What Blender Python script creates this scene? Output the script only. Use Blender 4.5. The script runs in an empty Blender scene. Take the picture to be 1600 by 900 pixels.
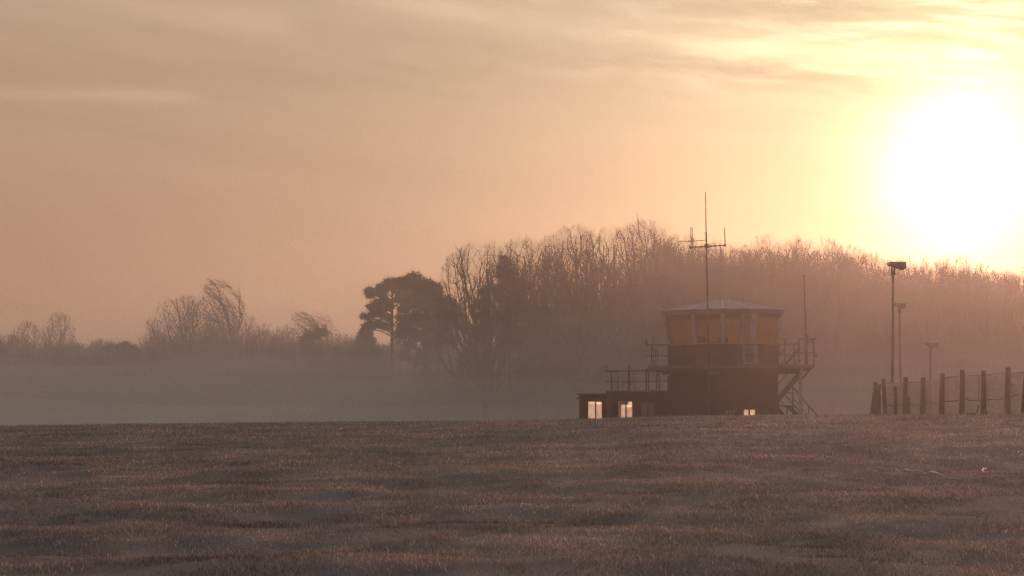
import bpy, math, random
import numpy as np
from mathutils import Vector, Matrix

random.seed(11)
RNG = np.random.default_rng(5)
scene = bpy.context.scene
COL = scene.collection
rad = math.radians

# ------------------------------------------------------------------ camera
F, CX, CY, HOR, CAMZ = 2200.0, 800.0, 450.0, 636.0, 1.6
PITCH = math.atan((HOR - CY) / F)
cam_data = bpy.data.cameras.new("camera")
cam_data.sensor_width = 36.0
cam_data.lens = 36.0 * F / 1600.0
cam_data.clip_start, cam_data.clip_end = 0.2, 5000
cam = bpy.data.objects.new("camera", cam_data)
cam.location = (0, 0, CAMZ)
cam.rotation_euler = (math.pi / 2 + PITCH, 0, 0)
COL.objects.link(cam)
scene.camera = cam


def P(px, py, D):
    """point at depth y = D seen in that direction from the camera"""
    r, u = (px - CX) / F, (CY - py) / F
    dy = math.cos(PITCH) - u * math.sin(PITCH)
    dz = math.sin(PITCH) + u * math.cos(PITCH)
    t = D / dy
    return Vector((r * t, D, CAMZ + dz * t))


# ------------------------------------------------------------------ sun and sky
SUN_DIR = (P(1502, 278, 100.0) - Vector((0, 0, CAMZ))).normalized()
SUN_AZ = math.atan2(SUN_DIR.x, SUN_DIR.y)      # to the right of +Y
SUN_EL = math.asin(SUN_DIR.z)
sd = bpy.data.lights.new("sun", 'SUN')
sd.energy = 5.0
sd.angle = rad(3.5)
sd.color = (1.0, 0.46, 0.30)
so = bpy.data.objects.new("sun", sd)
so.rotation_euler = SUN_DIR.to_track_quat('Z', 'Y').to_euler()
COL.objects.link(so)

world = bpy.data.worlds.new("World")
scene.world = world
world.use_nodes = True
NT = world.node_tree
NT.nodes.clear()


class E:
    """little expression wrapper round Math nodes"""
    def __init__(s, sock): s.s = sock
    @staticmethod
    def m(op, *a):
        n = NT.nodes.new("ShaderNodeMath"); n.operation = op
        for i, v in enumerate(a):
            if isinstance(v, E): NT.links.new(v.s, n.inputs[i])
            else: n.inputs[i].default_value = v
        return E(n.outputs[0])
    def __add__(s, o): return E.m('ADD', s, o)
    def __radd__(s, o): return E.m('ADD', s, o)
    def __sub__(s, o): return E.m('SUBTRACT', s, o)
    def __rsub__(s, o): return E.m('SUBTRACT', o, s)
    def __mul__(s, o): return E.m('MULTIPLY', s, o)
    def __rmul__(s, o): return E.m('MULTIPLY', s, o)
    def __truediv__(s, o): return E.m('DIVIDE', s, o)
    def exp(s): return E.m('EXPONENT', s)
    def sq(s): return E.m('MULTIPLY', s, s)


def sstep(x, a, b):
    n = NT.nodes.new("ShaderNodeMapRange"); n.interpolation_type = 'SMOOTHSTEP'
    NT.links.new(x.s, n.inputs[0])
    n.inputs[1].default_value, n.inputs[2].default_value = a, b
    return E(n.outputs[0])


def wnoise(vx, vy, seed, scale=1.0, detail=4, rough=0.5, dist=0.0):
    c = NT.nodes.new("ShaderNodeCombineXYZ")
    NT.links.new(vx.s, c.inputs[0]); NT.links.new(vy.s, c.inputs[1]); c.inputs[2].default_value = seed
    n = NT.nodes.new("ShaderNodeTexNoise")
    n.inputs["Scale"].default_value = scale; n.inputs["Detail"].default_value = detail
    n.inputs["Roughness"].default_value = rough; n.inputs["Distortion"].default_value = dist
    NT.links.new(c.outputs[0], n.inputs["Vector"])
    return E(n.outputs[0])


tc = NT.nodes.new("ShaderNodeTexCoord")
sep = NT.nodes.new("ShaderNodeSeparateXYZ")
NT.links.new(tc.outputs["Generated"], sep.inputs[0])
dx, dy, dz = (E(o) for o in sep.outputs)
az = E.m('ARCTAN2', dx, dy) * (180 / math.pi)
el = E.m('ARCSINE', dz) * (180 / math.pi)
dot = dx * SUN_DIR.x + dy * SUN_DIR.y + dz * SUN_DIR.z
th = E.m('ARCCOSINE', E.m('MINIMUM', dot, 0.999999)) * (180 / math.pi)

sky = NT.nodes.new("ShaderNodeTexSky")
sky.sky_type = 'NISHITA'
sky.sun_disc = False
sky.sun_elevation = SUN_EL
sky.sun_rotation = SUN_AZ
sky.air_density, sky.dust_density, sky.ozone_density = 1.0, 3.0, 1.0
SKY_STRENGTH = 0.05

ramp = NT.nodes.new("ShaderNodeValToRGB")
cr = ramp.color_ramp
SKYRAMP = [(0.0, (0.40, 0.20, 0.125)), (0.066, (0.41, 0.205, 0.13)), (0.12, (0.44, 0.26, 0.155)),
           (0.19, (0.48, 0.325, 0.215)), (0.30, (0.36, 0.28, 0.22)), (0.55, (0.23, 0.225, 0.23)), (1.0, (0.19, 0.195, 0.21))]
while len(cr.elements) < len(SKYRAMP): cr.elements.new(0.5)
for e_, (p_, c_) in zip(cr.elements, SKYRAMP):
    e_.position = p_; e_.color = (*c_, 1)
NT.links.new((el * (1 / 90.0)).s, ramp.inputs[0])

# cirrus: long streaks in azimuth / elevation, slanting gently down to the right
u = az * 0.9 + el * 0.6
v = el + az * 0.12
warp = wnoise(az * 0.05, el * 0.12, 3.1, 1.0, 2) - 0.5
n1 = wnoise(u * 0.035, (v + warp * 3.0) * 0.42, 1.7, 1.0, 5, 0.55) - 0.5
n2 = wnoise(u * 0.07, (el + az * 0.02 + warp * 1.5) * 1.3, 7.7, 1.0, 6, 0.6) - 0.5
n3 = wnoise(u * 0.30, (v + warp * 2.0) * 1.6, 12.2, 1.0, 8, 0.62, 0.4) - 0.5
n4 = wnoise(u * 0.05, (v + warp * 2.0) * 2.6, 21.3, 1.0, 5, 0.6) - 0.5
hi = sstep(el, 3.0, 13.0)


def band(a0, e0, a1, e1, w, l0, l1, sharp=1.0):
    """soft streak from one direction in the sky to another, degrees"""
    sl = (e1 - e0) / (a1 - a0)
    d = (el + warp * 0.9) - (az * sl + (e0 - sl * a0))
    return (d.sq() * (-1.0 / (w * w))).exp() * sstep(az, a0 - l0, a0 + l0) * (1.0 - sstep(az, a1 - l1, a1 + l1))


def deg(px, py):
    d = (P(px, py, 100.0) - Vector((0, 0, CAMZ))).normalized()
    return math.degrees(math.atan2(d.x, d.y)), math.degrees(math.asin(d.z))


b1 = band(*deg(560, -12), *deg(1160, 78), 0.62, 3.0, 3.5)          # bright contrail-like streak
b1b = band(*deg(1100, 75), *deg(1420, 90), 0.45, 3.0, 2.5)
b2 = band(*deg(-60, 142), *deg(300, 150), 0.26, 6.0, 1.1)
b3 = band(*deg(150, 5), *deg(460, 42), 0.5, 5.0, 1.3)
d1 = band(*deg(900, 62), *deg(1400, 148), 0.5, 4.5, 2.5)           # darker undersides
d2 = band(*deg(1150, -5), *deg(1420, 30), 0.6, 3.0, 2.0)
d3 = band(*deg(-100, 110), *deg(700, 118), 0.75, 3.0, 6.0)
near = (th * (-1 / 12.0)).exp()
cloud = (1.0 + n1 * 0.34 * hi + n2 * 0.16 + n4 * 0.09 * hi + n3 * (0.05 + 1.4 * near) * sstep(el, 9.0, 15.0)
         + b1 * 0.24 + b1b * 0.34 + b2 * 0.20 + b3 * 0.18 - d1 * 0.24 - d2 * 0.2 - d3 * 0.07)

CORE = (2.85, (2.0, 2.0, 1.35))
VEIL = 4.0                                                         # radiance of the lit veil of cloud, for exposure -2


def rgb_scale(val, c):
    n = NT.nodes.new("ShaderNodeCombineXYZ")
    for i in range(3): NT.links.new((val * c[i]).s, n.inputs[i])
    return n.outputs[0]


def vadd(a, b):
    n = NT.nodes.new("ShaderNodeVectorMath"); n.operation = 'ADD'
    NT.links.new(a, n.inputs[0]); NT.links.new(b, n.inputs[1]); return n.outputs[0]


def vscale(a, val):
    n = NT.nodes.new("ShaderNodeVectorMath"); n.operation = 'SCALE'
    NT.links.new(a, n.inputs[0])
    if isinstance(val, E): NT.links.new(val.s, n.inputs[3])
    else: n.inputs[3].default_value = val
    return n.outputs[0]


# the veil glows on the sun's side of the sky and falls off to a dull blue grey behind the camera
side = sstep(th, 110.0, 38.0)
veil = vadd(vscale(ramp.outputs[0], side), rgb_scale(1.0 - side, (0.17, 0.18, 0.20)))
veil = vscale(veil, (1.0 - 0.62 * (th * (-1 / 15.0)).exp()) * VEIL)
tot = vadd(veil, vscale(sky.outputs[0], SKY_STRENGTH))
glow = (th * (-1 / 8.0)).exp() * (0.35 + 0.9 * sstep(el, 9.0, 14.5)) * VEIL
tot = vadd(tot, rgb_scale(glow, (0.12, 0.31, 0.17)))
tot = vscale(tot, cloud)
thw = th * (1.0 - n3 * 0.35 * sstep(el, 8.0, 12.0) - n2 * 0.4 - n1 * 0.3)
tot = vadd(tot, rgb_scale(((thw / 5.4).sq() * -1.0).exp() * VEIL, (0.12, 0.22, 0.08)))
wisp = E.m('MAXIMUM', n3 + 0.03, 0.0) * (th * (-1 / 4.5)).exp() * sstep(el, 11.5, 14.5) * VEIL
tot = vadd(tot, rgb_scale(wisp, (6.0, 6.0, 5.4)))
tot = vadd(tot, rgb_scale(((thw / CORE[0]).sq() * -1.0).exp() * VEIL, CORE[1]))
bg = NT.nodes.new("ShaderNodeBackground")
NT.links.new(tot, bg.inputs[0])
bg.inputs[1].default_value = 1.0
wo = NT.nodes.new("ShaderNodeOutputWorld")
NT.links.new(bg.outputs[0], wo.inputs[0])
world.cycles.sampling_method = 'MANUAL'
world.cycles.sample_map_resolution = 1024

vs = scene.view_settings
vs.view_transform = 'Standard'
try: vs.look = 'None'
except Exception: pass
vs.exposure, vs.gamma = -2.0, 1.0
vs.use_curve_mapping = False
cy = scene.cycles
cy.use_denoising = True
cy.denoising_prefilter = 'NONE'
try: cy.denoiser = 'OPENIMAGEDENOISE'
except Exception: pass
cy.max_bounces = 5
cy.diffuse_bounces = 2
cy.glossy_bounces = 2
cy.transparent_max_bounces = 24
cy.volume_bounces = 1
cy.sample_clamp_indirect = 6


# ------------------------------------------------------------------ materials
def mat(name, col, rough=0.8, var=0.25, scale=3.0, metal=0.0, bump=0.0, col2=None, stretch=None):
    m = bpy.data.materials.new(name)
    m.use_nodes = True
    nt = m.node_tree
    b = nt.nodes["Principled BSDF"]
    b.inputs["Roughness"].default_value = rough
    b.inputs["Metallic"].default_value = metal
    t = nt.nodes.new("ShaderNodeTexCoord")
    n = nt.nodes.new("ShaderNodeTexNoise")
    n.inputs["Scale"].default_value = scale
    n.inputs["Detail"].default_value = 6
    src = t.outputs["Object"]
    if stretch:
        mp = nt.nodes.new("ShaderNodeMapping"); mp.inputs["Scale"].default_value = stretch
        nt.links.new(src, mp.inputs[0]); src = mp.outputs[0]
    nt.links.new(src, n.inputs["Vector"])
    r = nt.nodes.new("ShaderNodeValToRGB")
    c2 = col2 or tuple(min(1, c * (1 + var)) for c in col)
    c1 = tuple(c * (1 - var) for c in col) if not col2 else col
    r.color_ramp.elements[0].position = 0.3; r.color_ramp.elements[0].color = (*c1, 1)
    r.color_ramp.elements[1].position = 0.7; r.color_ramp.elements[1].color = (*c2, 1)
    nt.links.new(n.outputs[0], r.inputs[0])
    nt.links.new(r.outputs[0], b.inputs["Base Color"])
    if bump:
        bp = nt.nodes.new("ShaderNodeBump"); bp.inputs["Strength"].default_value = bump
        bp.inputs["Distance"].default_value = 0.02
        nt.links.new(n.outputs[0], bp.inputs["Height"]); nt.links.new(bp.outputs[0], b.inputs["Normal"])
    return m


M_BARK = mat("bark", (0.050, 0.038, 0.030), 0.95, 0.35, 1.5)
M_TWIG = mat("twigs", (0.060, 0.046, 0.035), 0.95, 0.3, 0.8)
M_EVER = mat("evergreen_foliage", (0.030, 0.040, 0.024), 0.9, 0.45, 0.7)
M_BRICK = mat("painted_brick", (0.028, 0.017, 0.013), 0.85, 0.3, 0.9)
M_CLAD = mat("dark_cladding", (0.040, 0.026, 0.021), 0.6, 0.25, 1.2)
M_ROOF = mat("frosted_roof_sheet", (0.30, 0.27, 0.30), 0.7, 0.18, 2.0)
M_WHITE = mat("white_paint", (0.30, 0.285, 0.285), 0.5, 0.12, 3.0)
M_STEEL = mat("dark_steel", (0.05, 0.036, 0.03), 0.6, 0.3, 4.0, 0.3)
M_GREY = mat("grey_painted_steel", (0.30, 0.28, 0.28), 0.6, 0.15, 3.0)
M_CONC = mat("concrete_slab", (0.13, 0.105, 0.09), 0.9, 0.3, 1.5)
M_POST = mat("weathered_timber", (0.030, 0.016, 0.013), 0.9, 0.4, 5.0, stretch=(4, 4, 0.6))
M_NET = mat("netting_cord", (0.65, 0.46, 0.34), 0.8, 0.15, 5.0)
M_WIRE = mat("fence_wire", (0.06, 0.04, 0.035), 0.6, 0.2, 5.0, 0.4)
M_HOSE = mat("frosted_hose", (0.55, 0.48, 0.42), 0.45, 0.12, 6.0)
M_FLOOR = mat("cab_interior", (0.06, 0.05, 0.04), 0.8, 0.2, 2.0)
M_SIGN = mat("green_sign", (0.05, 0.16, 0.06), 0.6, 0.1, 5.0)


def amber_mat():
    m = bpy.data.materials.new("amber_solar_blind"); m.use_nodes = True
    nt = m.node_tree; nt.nodes.clear()
    o = nt.nodes.new("ShaderNodeOutputMaterial")
    t = nt.nodes.new("ShaderNodeBsdfTransparent")
    tr = nt.nodes.new("ShaderNodeBsdfTranslucent"); tr.inputs[0].default_value = (0.50, 0.40, 0.24, 1)
    g = nt.nodes.new("ShaderNodeBsdfGlossy"); g.inputs["Roughness"].default_value = 0.12
    g.inputs[0].default_value = (0.8, 0.8, 0.8, 1)
    n = nt.nodes.new("ShaderNodeTexNoise"); n.inputs["Scale"].default_value = 0.8
    r = nt.nodes.new("ShaderNodeValToRGB")
    r.color_ramp.elements[0].color = (0.62, 0.50, 0.33, 1); r.color_ramp.elements[1].color = (0.82, 0.70, 0.48, 1)
    nt.links.new(n.outputs[0], r.inputs[0]); nt.links.new(r.outputs[0], t.inputs[0])
    a = nt.nodes.new("ShaderNodeMixShader"); a.inputs[0].default_value = 0.2
    b = nt.nodes.new("ShaderNodeMixShader"); b.inputs[0].default_value = 0.05
    nt.links.new(t.outputs[0], a.inputs[1]); nt.links.new(tr.outputs[0], a.inputs[2])
    nt.links.new(a.outputs[0], b.inputs[1]); nt.links.new(g.outputs[0], b.inputs[2])
    nt.links.new(b.outputs[0], o.inputs[0])
    return m


M_AMBER = amber_mat()


def lit_mat(name, c1, c2, strength=1.0, scale=2.0):
    m = bpy.data.materials.new(name); m.use_nodes = True
    nt = m.node_tree
    b = nt.nodes["Principled BSDF"]
    b.inputs["Base Color"].default_value = (0.5, 0.42, 0.35, 1)
    n = nt.nodes.new("ShaderNodeTexNoise"); n.inputs["Scale"].default_value = scale; n.inputs["Detail"].default_value = 3
    t = nt.nodes.new("ShaderNodeTexCoord"); nt.links.new(t.outputs["Object"], n.inputs["Vector"])
    r = nt.nodes.new("ShaderNodeValToRGB")
    r.color_ramp.elements[0].position = 0.3; r.color_ramp.elements[1].position = 0.7
    r.color_ramp.elements[0].color = (*c1, 1); r.color_ramp.elements[1].color = (*c2, 1)
    nt.links.new(n.outputs[0], r.inputs[0]); nt.links.new(r.outputs[0], b.inputs["Emission Color"])
    b.inputs["Emission Strength"].default_value = strength
    return m


M_LITROOM = lit_mat("lit_blind", (0.50, 0.25, 0.14), (0.95, 0.54, 0.31), 3.0, 3.5)
M_STRIP = lit_mat("strip_light", (1.0, 0.62, 0.34), (1.0, 0.70, 0.42), 4.6)
M_DIM = mat("grey_curtain", (0.16, 0.14, 0.13), 0.8, 0.25, 3.0, stretch=(6, 1, 1))


def foliage_blade_mat(name, c1, c2, trans=0.3, scale=0.35, attr=False):
    m = bpy.data.materials.new(name); m.use_nodes = True
    nt = m.node_tree; nt.nodes.clear()
    o = nt.nodes.new("ShaderNodeOutputMaterial")
    d = nt.nodes.new("ShaderNodeBsdfDiffuse"); t = nt.nodes.new("ShaderNodeBsdfTranslucent")
    g = nt.nodes.new("ShaderNodeNewGeometry")
    n = nt.nodes.new("ShaderNodeTexNoise"); n.inputs["Scale"].default_value = scale; n.inputs["Detail"].default_value = 5
    n.inputs["Roughness"].default_value = 0.65
    nt.links.new(g.outputs["Position"], n.inputs["Vector"])
    r = nt.nodes.new("ShaderNodeValToRGB")
    r.color_ramp.elements[0].position = 0.36; r.color_ramp.elements[1].position = 0.62
    r.color_ramp.elements[0].color = (*c1, 1); r.color_ramp.elements[1].color = (*c2, 1)
    nt.links.new(n.outputs[0], r.inputs[0])
    col = r.outputs[0]
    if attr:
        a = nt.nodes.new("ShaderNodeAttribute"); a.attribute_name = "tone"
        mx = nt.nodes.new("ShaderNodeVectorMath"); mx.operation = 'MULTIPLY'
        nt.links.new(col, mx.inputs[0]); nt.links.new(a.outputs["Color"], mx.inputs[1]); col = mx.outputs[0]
    nt.links.new(col, d.inputs[0]); nt.links.new(col, t.inputs[0])
    mx = nt.nodes.new("ShaderNodeMixShader"); mx.inputs[0].default_value = trans
    nt.links.new(d.outputs[0], mx.inputs[1]); nt.links.new(t.outputs[0], mx.inputs[2])
    nt.links.new(mx.outputs[0], o.inputs[0])
    return m


M_GRASS = foliage_blade_mat("frosted_grass_blades", (0.255, 0.235, 0.225), (0.56, 0.455, 0.425), 0.5, 0.5, True)
M_SOIL = mat("matted_turf", (0.22, 0.185, 0.17), 1.0, 0.35, 0.6, bump=0.4)


def volume_mat(name, col, dens, g):
    m = bpy.data.materials.new(name); m.use_nodes = True
    nt = m.node_tree; nt.nodes.clear()
    o = nt.nodes.new("ShaderNodeOutputMaterial")
    v = nt.nodes.new("ShaderNodeVolumePrincipled")
    v.inputs["Color"].default_value = (*col, 1)
    v.inputs["Density"].default_value = dens
    v.inputs["Anisotropy"].default_value = g
    nt.links.new(v.outputs[0], o.inputs["Volume"])
    return m


# ------------------------------------------------------------------ mesh helpers
class MB:
    def __init__(s): s.v, s.f = [], []
    def add(s, vs, fs):
        o = len(s.v); s.v.extend(tuple(p) for p in vs); s.f.extend(tuple(i + o for i in f) for f in fs)
        return s
    def hexa(s, p):
        return s.add(p, [(0, 3, 2, 1), (4, 5, 6, 7), (0, 1, 5, 4), (1, 2, 6, 5), (2, 3, 7, 6), (3, 0, 4, 7)])
    def box(s, x0, x1, y0, y1, z0, z1):
        return s.hexa([(x0, y0, z0), (x1, y0, z0), (x1, y1, z0), (x0, y1, z0), (x0, y0, z1), (x1, y0, z1), (x1, y1, z1), (x0, y1, z1)])
    def bar(s, a, b, w, h=None, r1=None):
        """square bar from a to b"""
        a, b = Vector(a), Vector(b); h = h or w
        d = (b - a).normalized()
        side = d.cross(Vector((0, 0, 1)))
        if side.length < 1e-3: side = Vector((1, 0, 0))
        side.normalize(); up = side.cross(d)
        q = []
        for p, k in ((a, 1.0), (b, r1 or 1.0)):
            for sx, sz in ((-1, -1), (1, -1), (1, 1), (-1, 1)):
                q.append(p + side * sx * w / 2 * k + up * sz * h / 2 * k)
        return s.hexa(q)
    def tube(s, pts, radii, n=8, cap=True):
        pts = [Vector(p) for p in pts]
        if not isinstance(radii, (list, tuple)): radii = [radii] * len(pts)
        o = len(s.v)
        prev = None
        for i, p in enumerate(pts):
            d = (pts[min(i + 1, len(pts) - 1)] - pts[max(i - 1, 0)]).normalized()
            if prev is None:
                side = d.cross(Vector((0, 1, 0.01)))
                if side.length < 1e-3: side = d.cross(Vector((1, 0, 0)))
            else:
                side = prev - d * prev.dot(d)
            side.normalize(); prev = side
            up = d.cross(side)
            for k in range(n):
                a = 2 * math.pi * k / n
                s.v.append(tuple(p + (side * math.cos(a) + up * math.sin(a)) * radii[i]))
        for i in range(len(pts) - 1):
            for k in range(n):
                k2 = (k + 1) % n
                s.f.append((o + i * n + k, o + i * n + k2, o + (i + 1) * n + k2, o + (i + 1) * n + k))
        if cap:
            s.f.append(tuple(o + k for k in range(n))[::-1])
            s.f.append(tuple(o + (len(pts) - 1) * n + k for k in range(n)))
        return s
    def prism(s, poly, y0, y1):
        """polygon in x,z extruded in y"""
        n = len(poly)
        vs = [(x, y0, z) for x, z in poly] + [(x, y1, z) for x, z in poly]
        return s.add(vs, [tuple(range(n)), tuple(range(n, 2 * n))[::-1]] + [(i, i + n, (i + 1) % n + n, (i + 1) % n) for i in range(n)])
    def build(s, name, m, parent=None, bevel=0.0, smooth=False):
        me = bpy.data.meshes.new(name)
        me.from_pydata(s.v, [], s.f); me.update()
        if smooth:
            me.polygons.foreach_set("use_smooth", [True] * len(me.polygons))
        me.materials.append(m)
        o = bpy.data.objects.new(name, me); COL.objects.link(o)
        if parent is not None:
            o.parent = parent
            o.location = -Vector(parent.get("_o", (0, 0, 0))) if parent.get("_o") is not None else (0, 0, 0)
        if bevel:
            b = o.modifiers.new("bevel", 'BEVEL'); b.width = bevel; b.segments = 2; b.limit_method = 'ANGLE'
        return o


def tag(o, label=None, cat=None, group=None, kind=None):
    if label: o["label"] = label
    if cat: o["category"] = cat
    if group: o["group"] = group
    if kind: o["kind"] = kind
    return o


def thing(name, loc, label, cat, group=None):
    """Empty at the base; parts are written in world coordinates and moved back by their parent's offset"""
    o = bpy.data.objects.new(name, None); COL.objects.link(o)
    o.empty_display_size = 0.3
    o.location = loc
    o["_o"] = [float(c) for c in loc]
    return tag(o, label, cat, group)


def sub(mb, name, m, parent, **k):
    """sub-part: the parent part already sits in world coordinates"""
    o = mb.build(name, m, None, **k)
    o.parent = parent
    return o


def raw_mesh(name, V, Fc, m, tone=None, smooth=False):
    me = bpy.data.meshes.new(name)
    V = np.asarray(V, np.float32); Fc = np.asarray(Fc, np.int32)
    me.vertices.add(len(V)); me.vertices.foreach_set("co", V.ravel())
    k = Fc.shape[1]
    me.loops.add(Fc.size); me.loops.foreach_set("vertex_index", Fc.ravel())
    me.polygons.add(len(Fc))
    me.polygons.foreach_set("loop_start", np.arange(0, Fc.size, k, dtype=np.int32))
    try: me.polygons.foreach_set("loop_total", np.full(len(Fc), k, np.int32))
    except Exception: pass
    if smooth: me.polygons.foreach_set("use_smooth", np.ones(len(Fc), bool))
    if tone is not None:
        a = me.color_attributes.new("tone", 'FLOAT_COLOR', 'POINT')
        c = np.ones((len(V), 4), np.float32); c[:, :3] = tone
        a.data.foreach_set("color", c.ravel())
    me.update(calc_edges=True)
    me.materials.append(m)
    return me


# ------------------------------------------------------------------ terrain
def vnoise(x, y, seed):
    xi, yi = np.floor(x).astype(np.int64), np.floor(y).astype(np.int64)
    xf, yf = x - xi, y - yi
    def h(a, b):
        n = (a * 374761393 + b * 668265263 + seed * 974634777) & 0xffffffff
        n = ((n ^ (n >> 13)) * 1274126177) & 0xffffffff
        return ((n ^ (n >> 16)) & 0xffff) / 65535.0
    sx, sy = xf * xf * xf * (xf * (xf * 6 - 15) + 10), yf * yf * yf * (yf * (yf * 6 - 15) + 10)
    a, b, c, d = h(xi, yi), h(xi + 1, yi), h(xi, yi + 1), h(xi + 1, yi + 1)
    return (a * (1 - sx) + b * sx) * (1 - sy) + (c * (1 - sx) + d * sx) * sy - 0.5


CRY = [(-300, 672), (0, 668), (200, 665), (400, 662.5), (700, 659.5), (850, 657.5), (950, 655.5), (1050, 652), (1200, 650), (1400, 648.5), (1600, 646), (1900, 644)]
CREST_D = 60.0


def smooth01(t):
    t = np.clip(t, 0, 1); return t * t * (3 - 2 * t)


def ground_z(x, y, fine=True):
    x = np.asarray(x, float); y = np.asarray(y, float)
    yy = np.maximum(y, 6.0)
    px = CX + F * x / yy
    yc = np.interp(px, [c[0] for c in CRY], [c[1] for c in CRY])
    A = CAMZ - (yc - HOR) * CREST_D / F
    up = np.clip((yy - 9.0) / (CREST_D - 9.0), 0, 1)
    prof = np.sin(up * math.pi / 2) ** 1.25
    z = A * prof
    back = smooth01((yy - CREST_D) / 75.0)
    z = z * (1 - back) + (-0.9) * back
    if fine:
        fade = 1 - 0.75 * smooth01((yy - 46) / 12) * 1.0
        wx = x + 1.2 * vnoise(x * 0.4, y * 0.4, 9)
        t = (0.11 * vnoise(wx / 5.5, y / 4.2, 1) + 0.085 * vnoise(wx / 2.4, y / 1.15, 2)
             + 0.060 * vnoise(wx / 0.8, y / 0.62, 3) + 0.028 * vnoise(wx / 0.33, y / 0.28, 4))
        z = z + t * fade * (1 - back)
    return z


# dips in the turf, their shade and missing frost put into the blade tone: (px, py, half width px, depth span m, strength)
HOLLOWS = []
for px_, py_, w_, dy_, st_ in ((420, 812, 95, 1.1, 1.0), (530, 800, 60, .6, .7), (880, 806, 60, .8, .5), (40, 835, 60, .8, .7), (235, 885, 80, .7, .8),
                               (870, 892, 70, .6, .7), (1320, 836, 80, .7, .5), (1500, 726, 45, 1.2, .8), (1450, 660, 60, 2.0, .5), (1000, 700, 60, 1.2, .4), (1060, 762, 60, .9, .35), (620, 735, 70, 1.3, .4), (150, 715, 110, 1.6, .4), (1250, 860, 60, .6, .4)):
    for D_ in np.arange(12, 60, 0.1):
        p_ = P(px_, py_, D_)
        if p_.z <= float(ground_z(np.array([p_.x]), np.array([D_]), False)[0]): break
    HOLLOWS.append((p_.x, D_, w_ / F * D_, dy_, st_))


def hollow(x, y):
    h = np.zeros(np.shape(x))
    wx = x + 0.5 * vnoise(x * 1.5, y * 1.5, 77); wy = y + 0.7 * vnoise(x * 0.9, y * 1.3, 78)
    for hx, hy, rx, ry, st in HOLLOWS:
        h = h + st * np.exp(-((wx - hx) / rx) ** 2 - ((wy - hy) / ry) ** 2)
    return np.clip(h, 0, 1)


_gz0 = ground_z


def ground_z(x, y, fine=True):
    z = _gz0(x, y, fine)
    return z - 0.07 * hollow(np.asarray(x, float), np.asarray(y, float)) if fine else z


def gz(x, y): return float(ground_z(np.array([x]), np.array([y]))[0])


ys = np.concatenate([np.linspace(-60, 8, 18)[:-1], np.arange(8, 30, 0.09), np.arange(30, 72, 0.14), np.linspace(72, 140, 40)[1:], np.linspace(140, 760, 30)[1:]])
xs = np.concatenate([np.linspace(-420, -36, 24)[:-1], np.arange(-36, 36, 0.19), np.linspace(36, 420, 24)])
GX, GY = np.meshgrid(xs, ys)
GZ = ground_z(GX, GY)
V = np.stack([GX.ravel(), GY.ravel(), GZ.ravel()], 1)
nx, ny = len(xs), len(ys)
ii = (np.arange(ny - 1)[:, None] * nx + np.arange(nx - 1)[None, :]).ravel()
Fc = np.stack([ii, ii + 1, ii + nx + 1, ii + nx], 1)
ground = bpy.data.objects.new("ground", raw_mesh("ground", V, Fc, M_SOIL, smooth=True))
COL.objects.link(ground); tag(ground, "frosted airfield turf rising gently to a crest", kind="structure")


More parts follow.
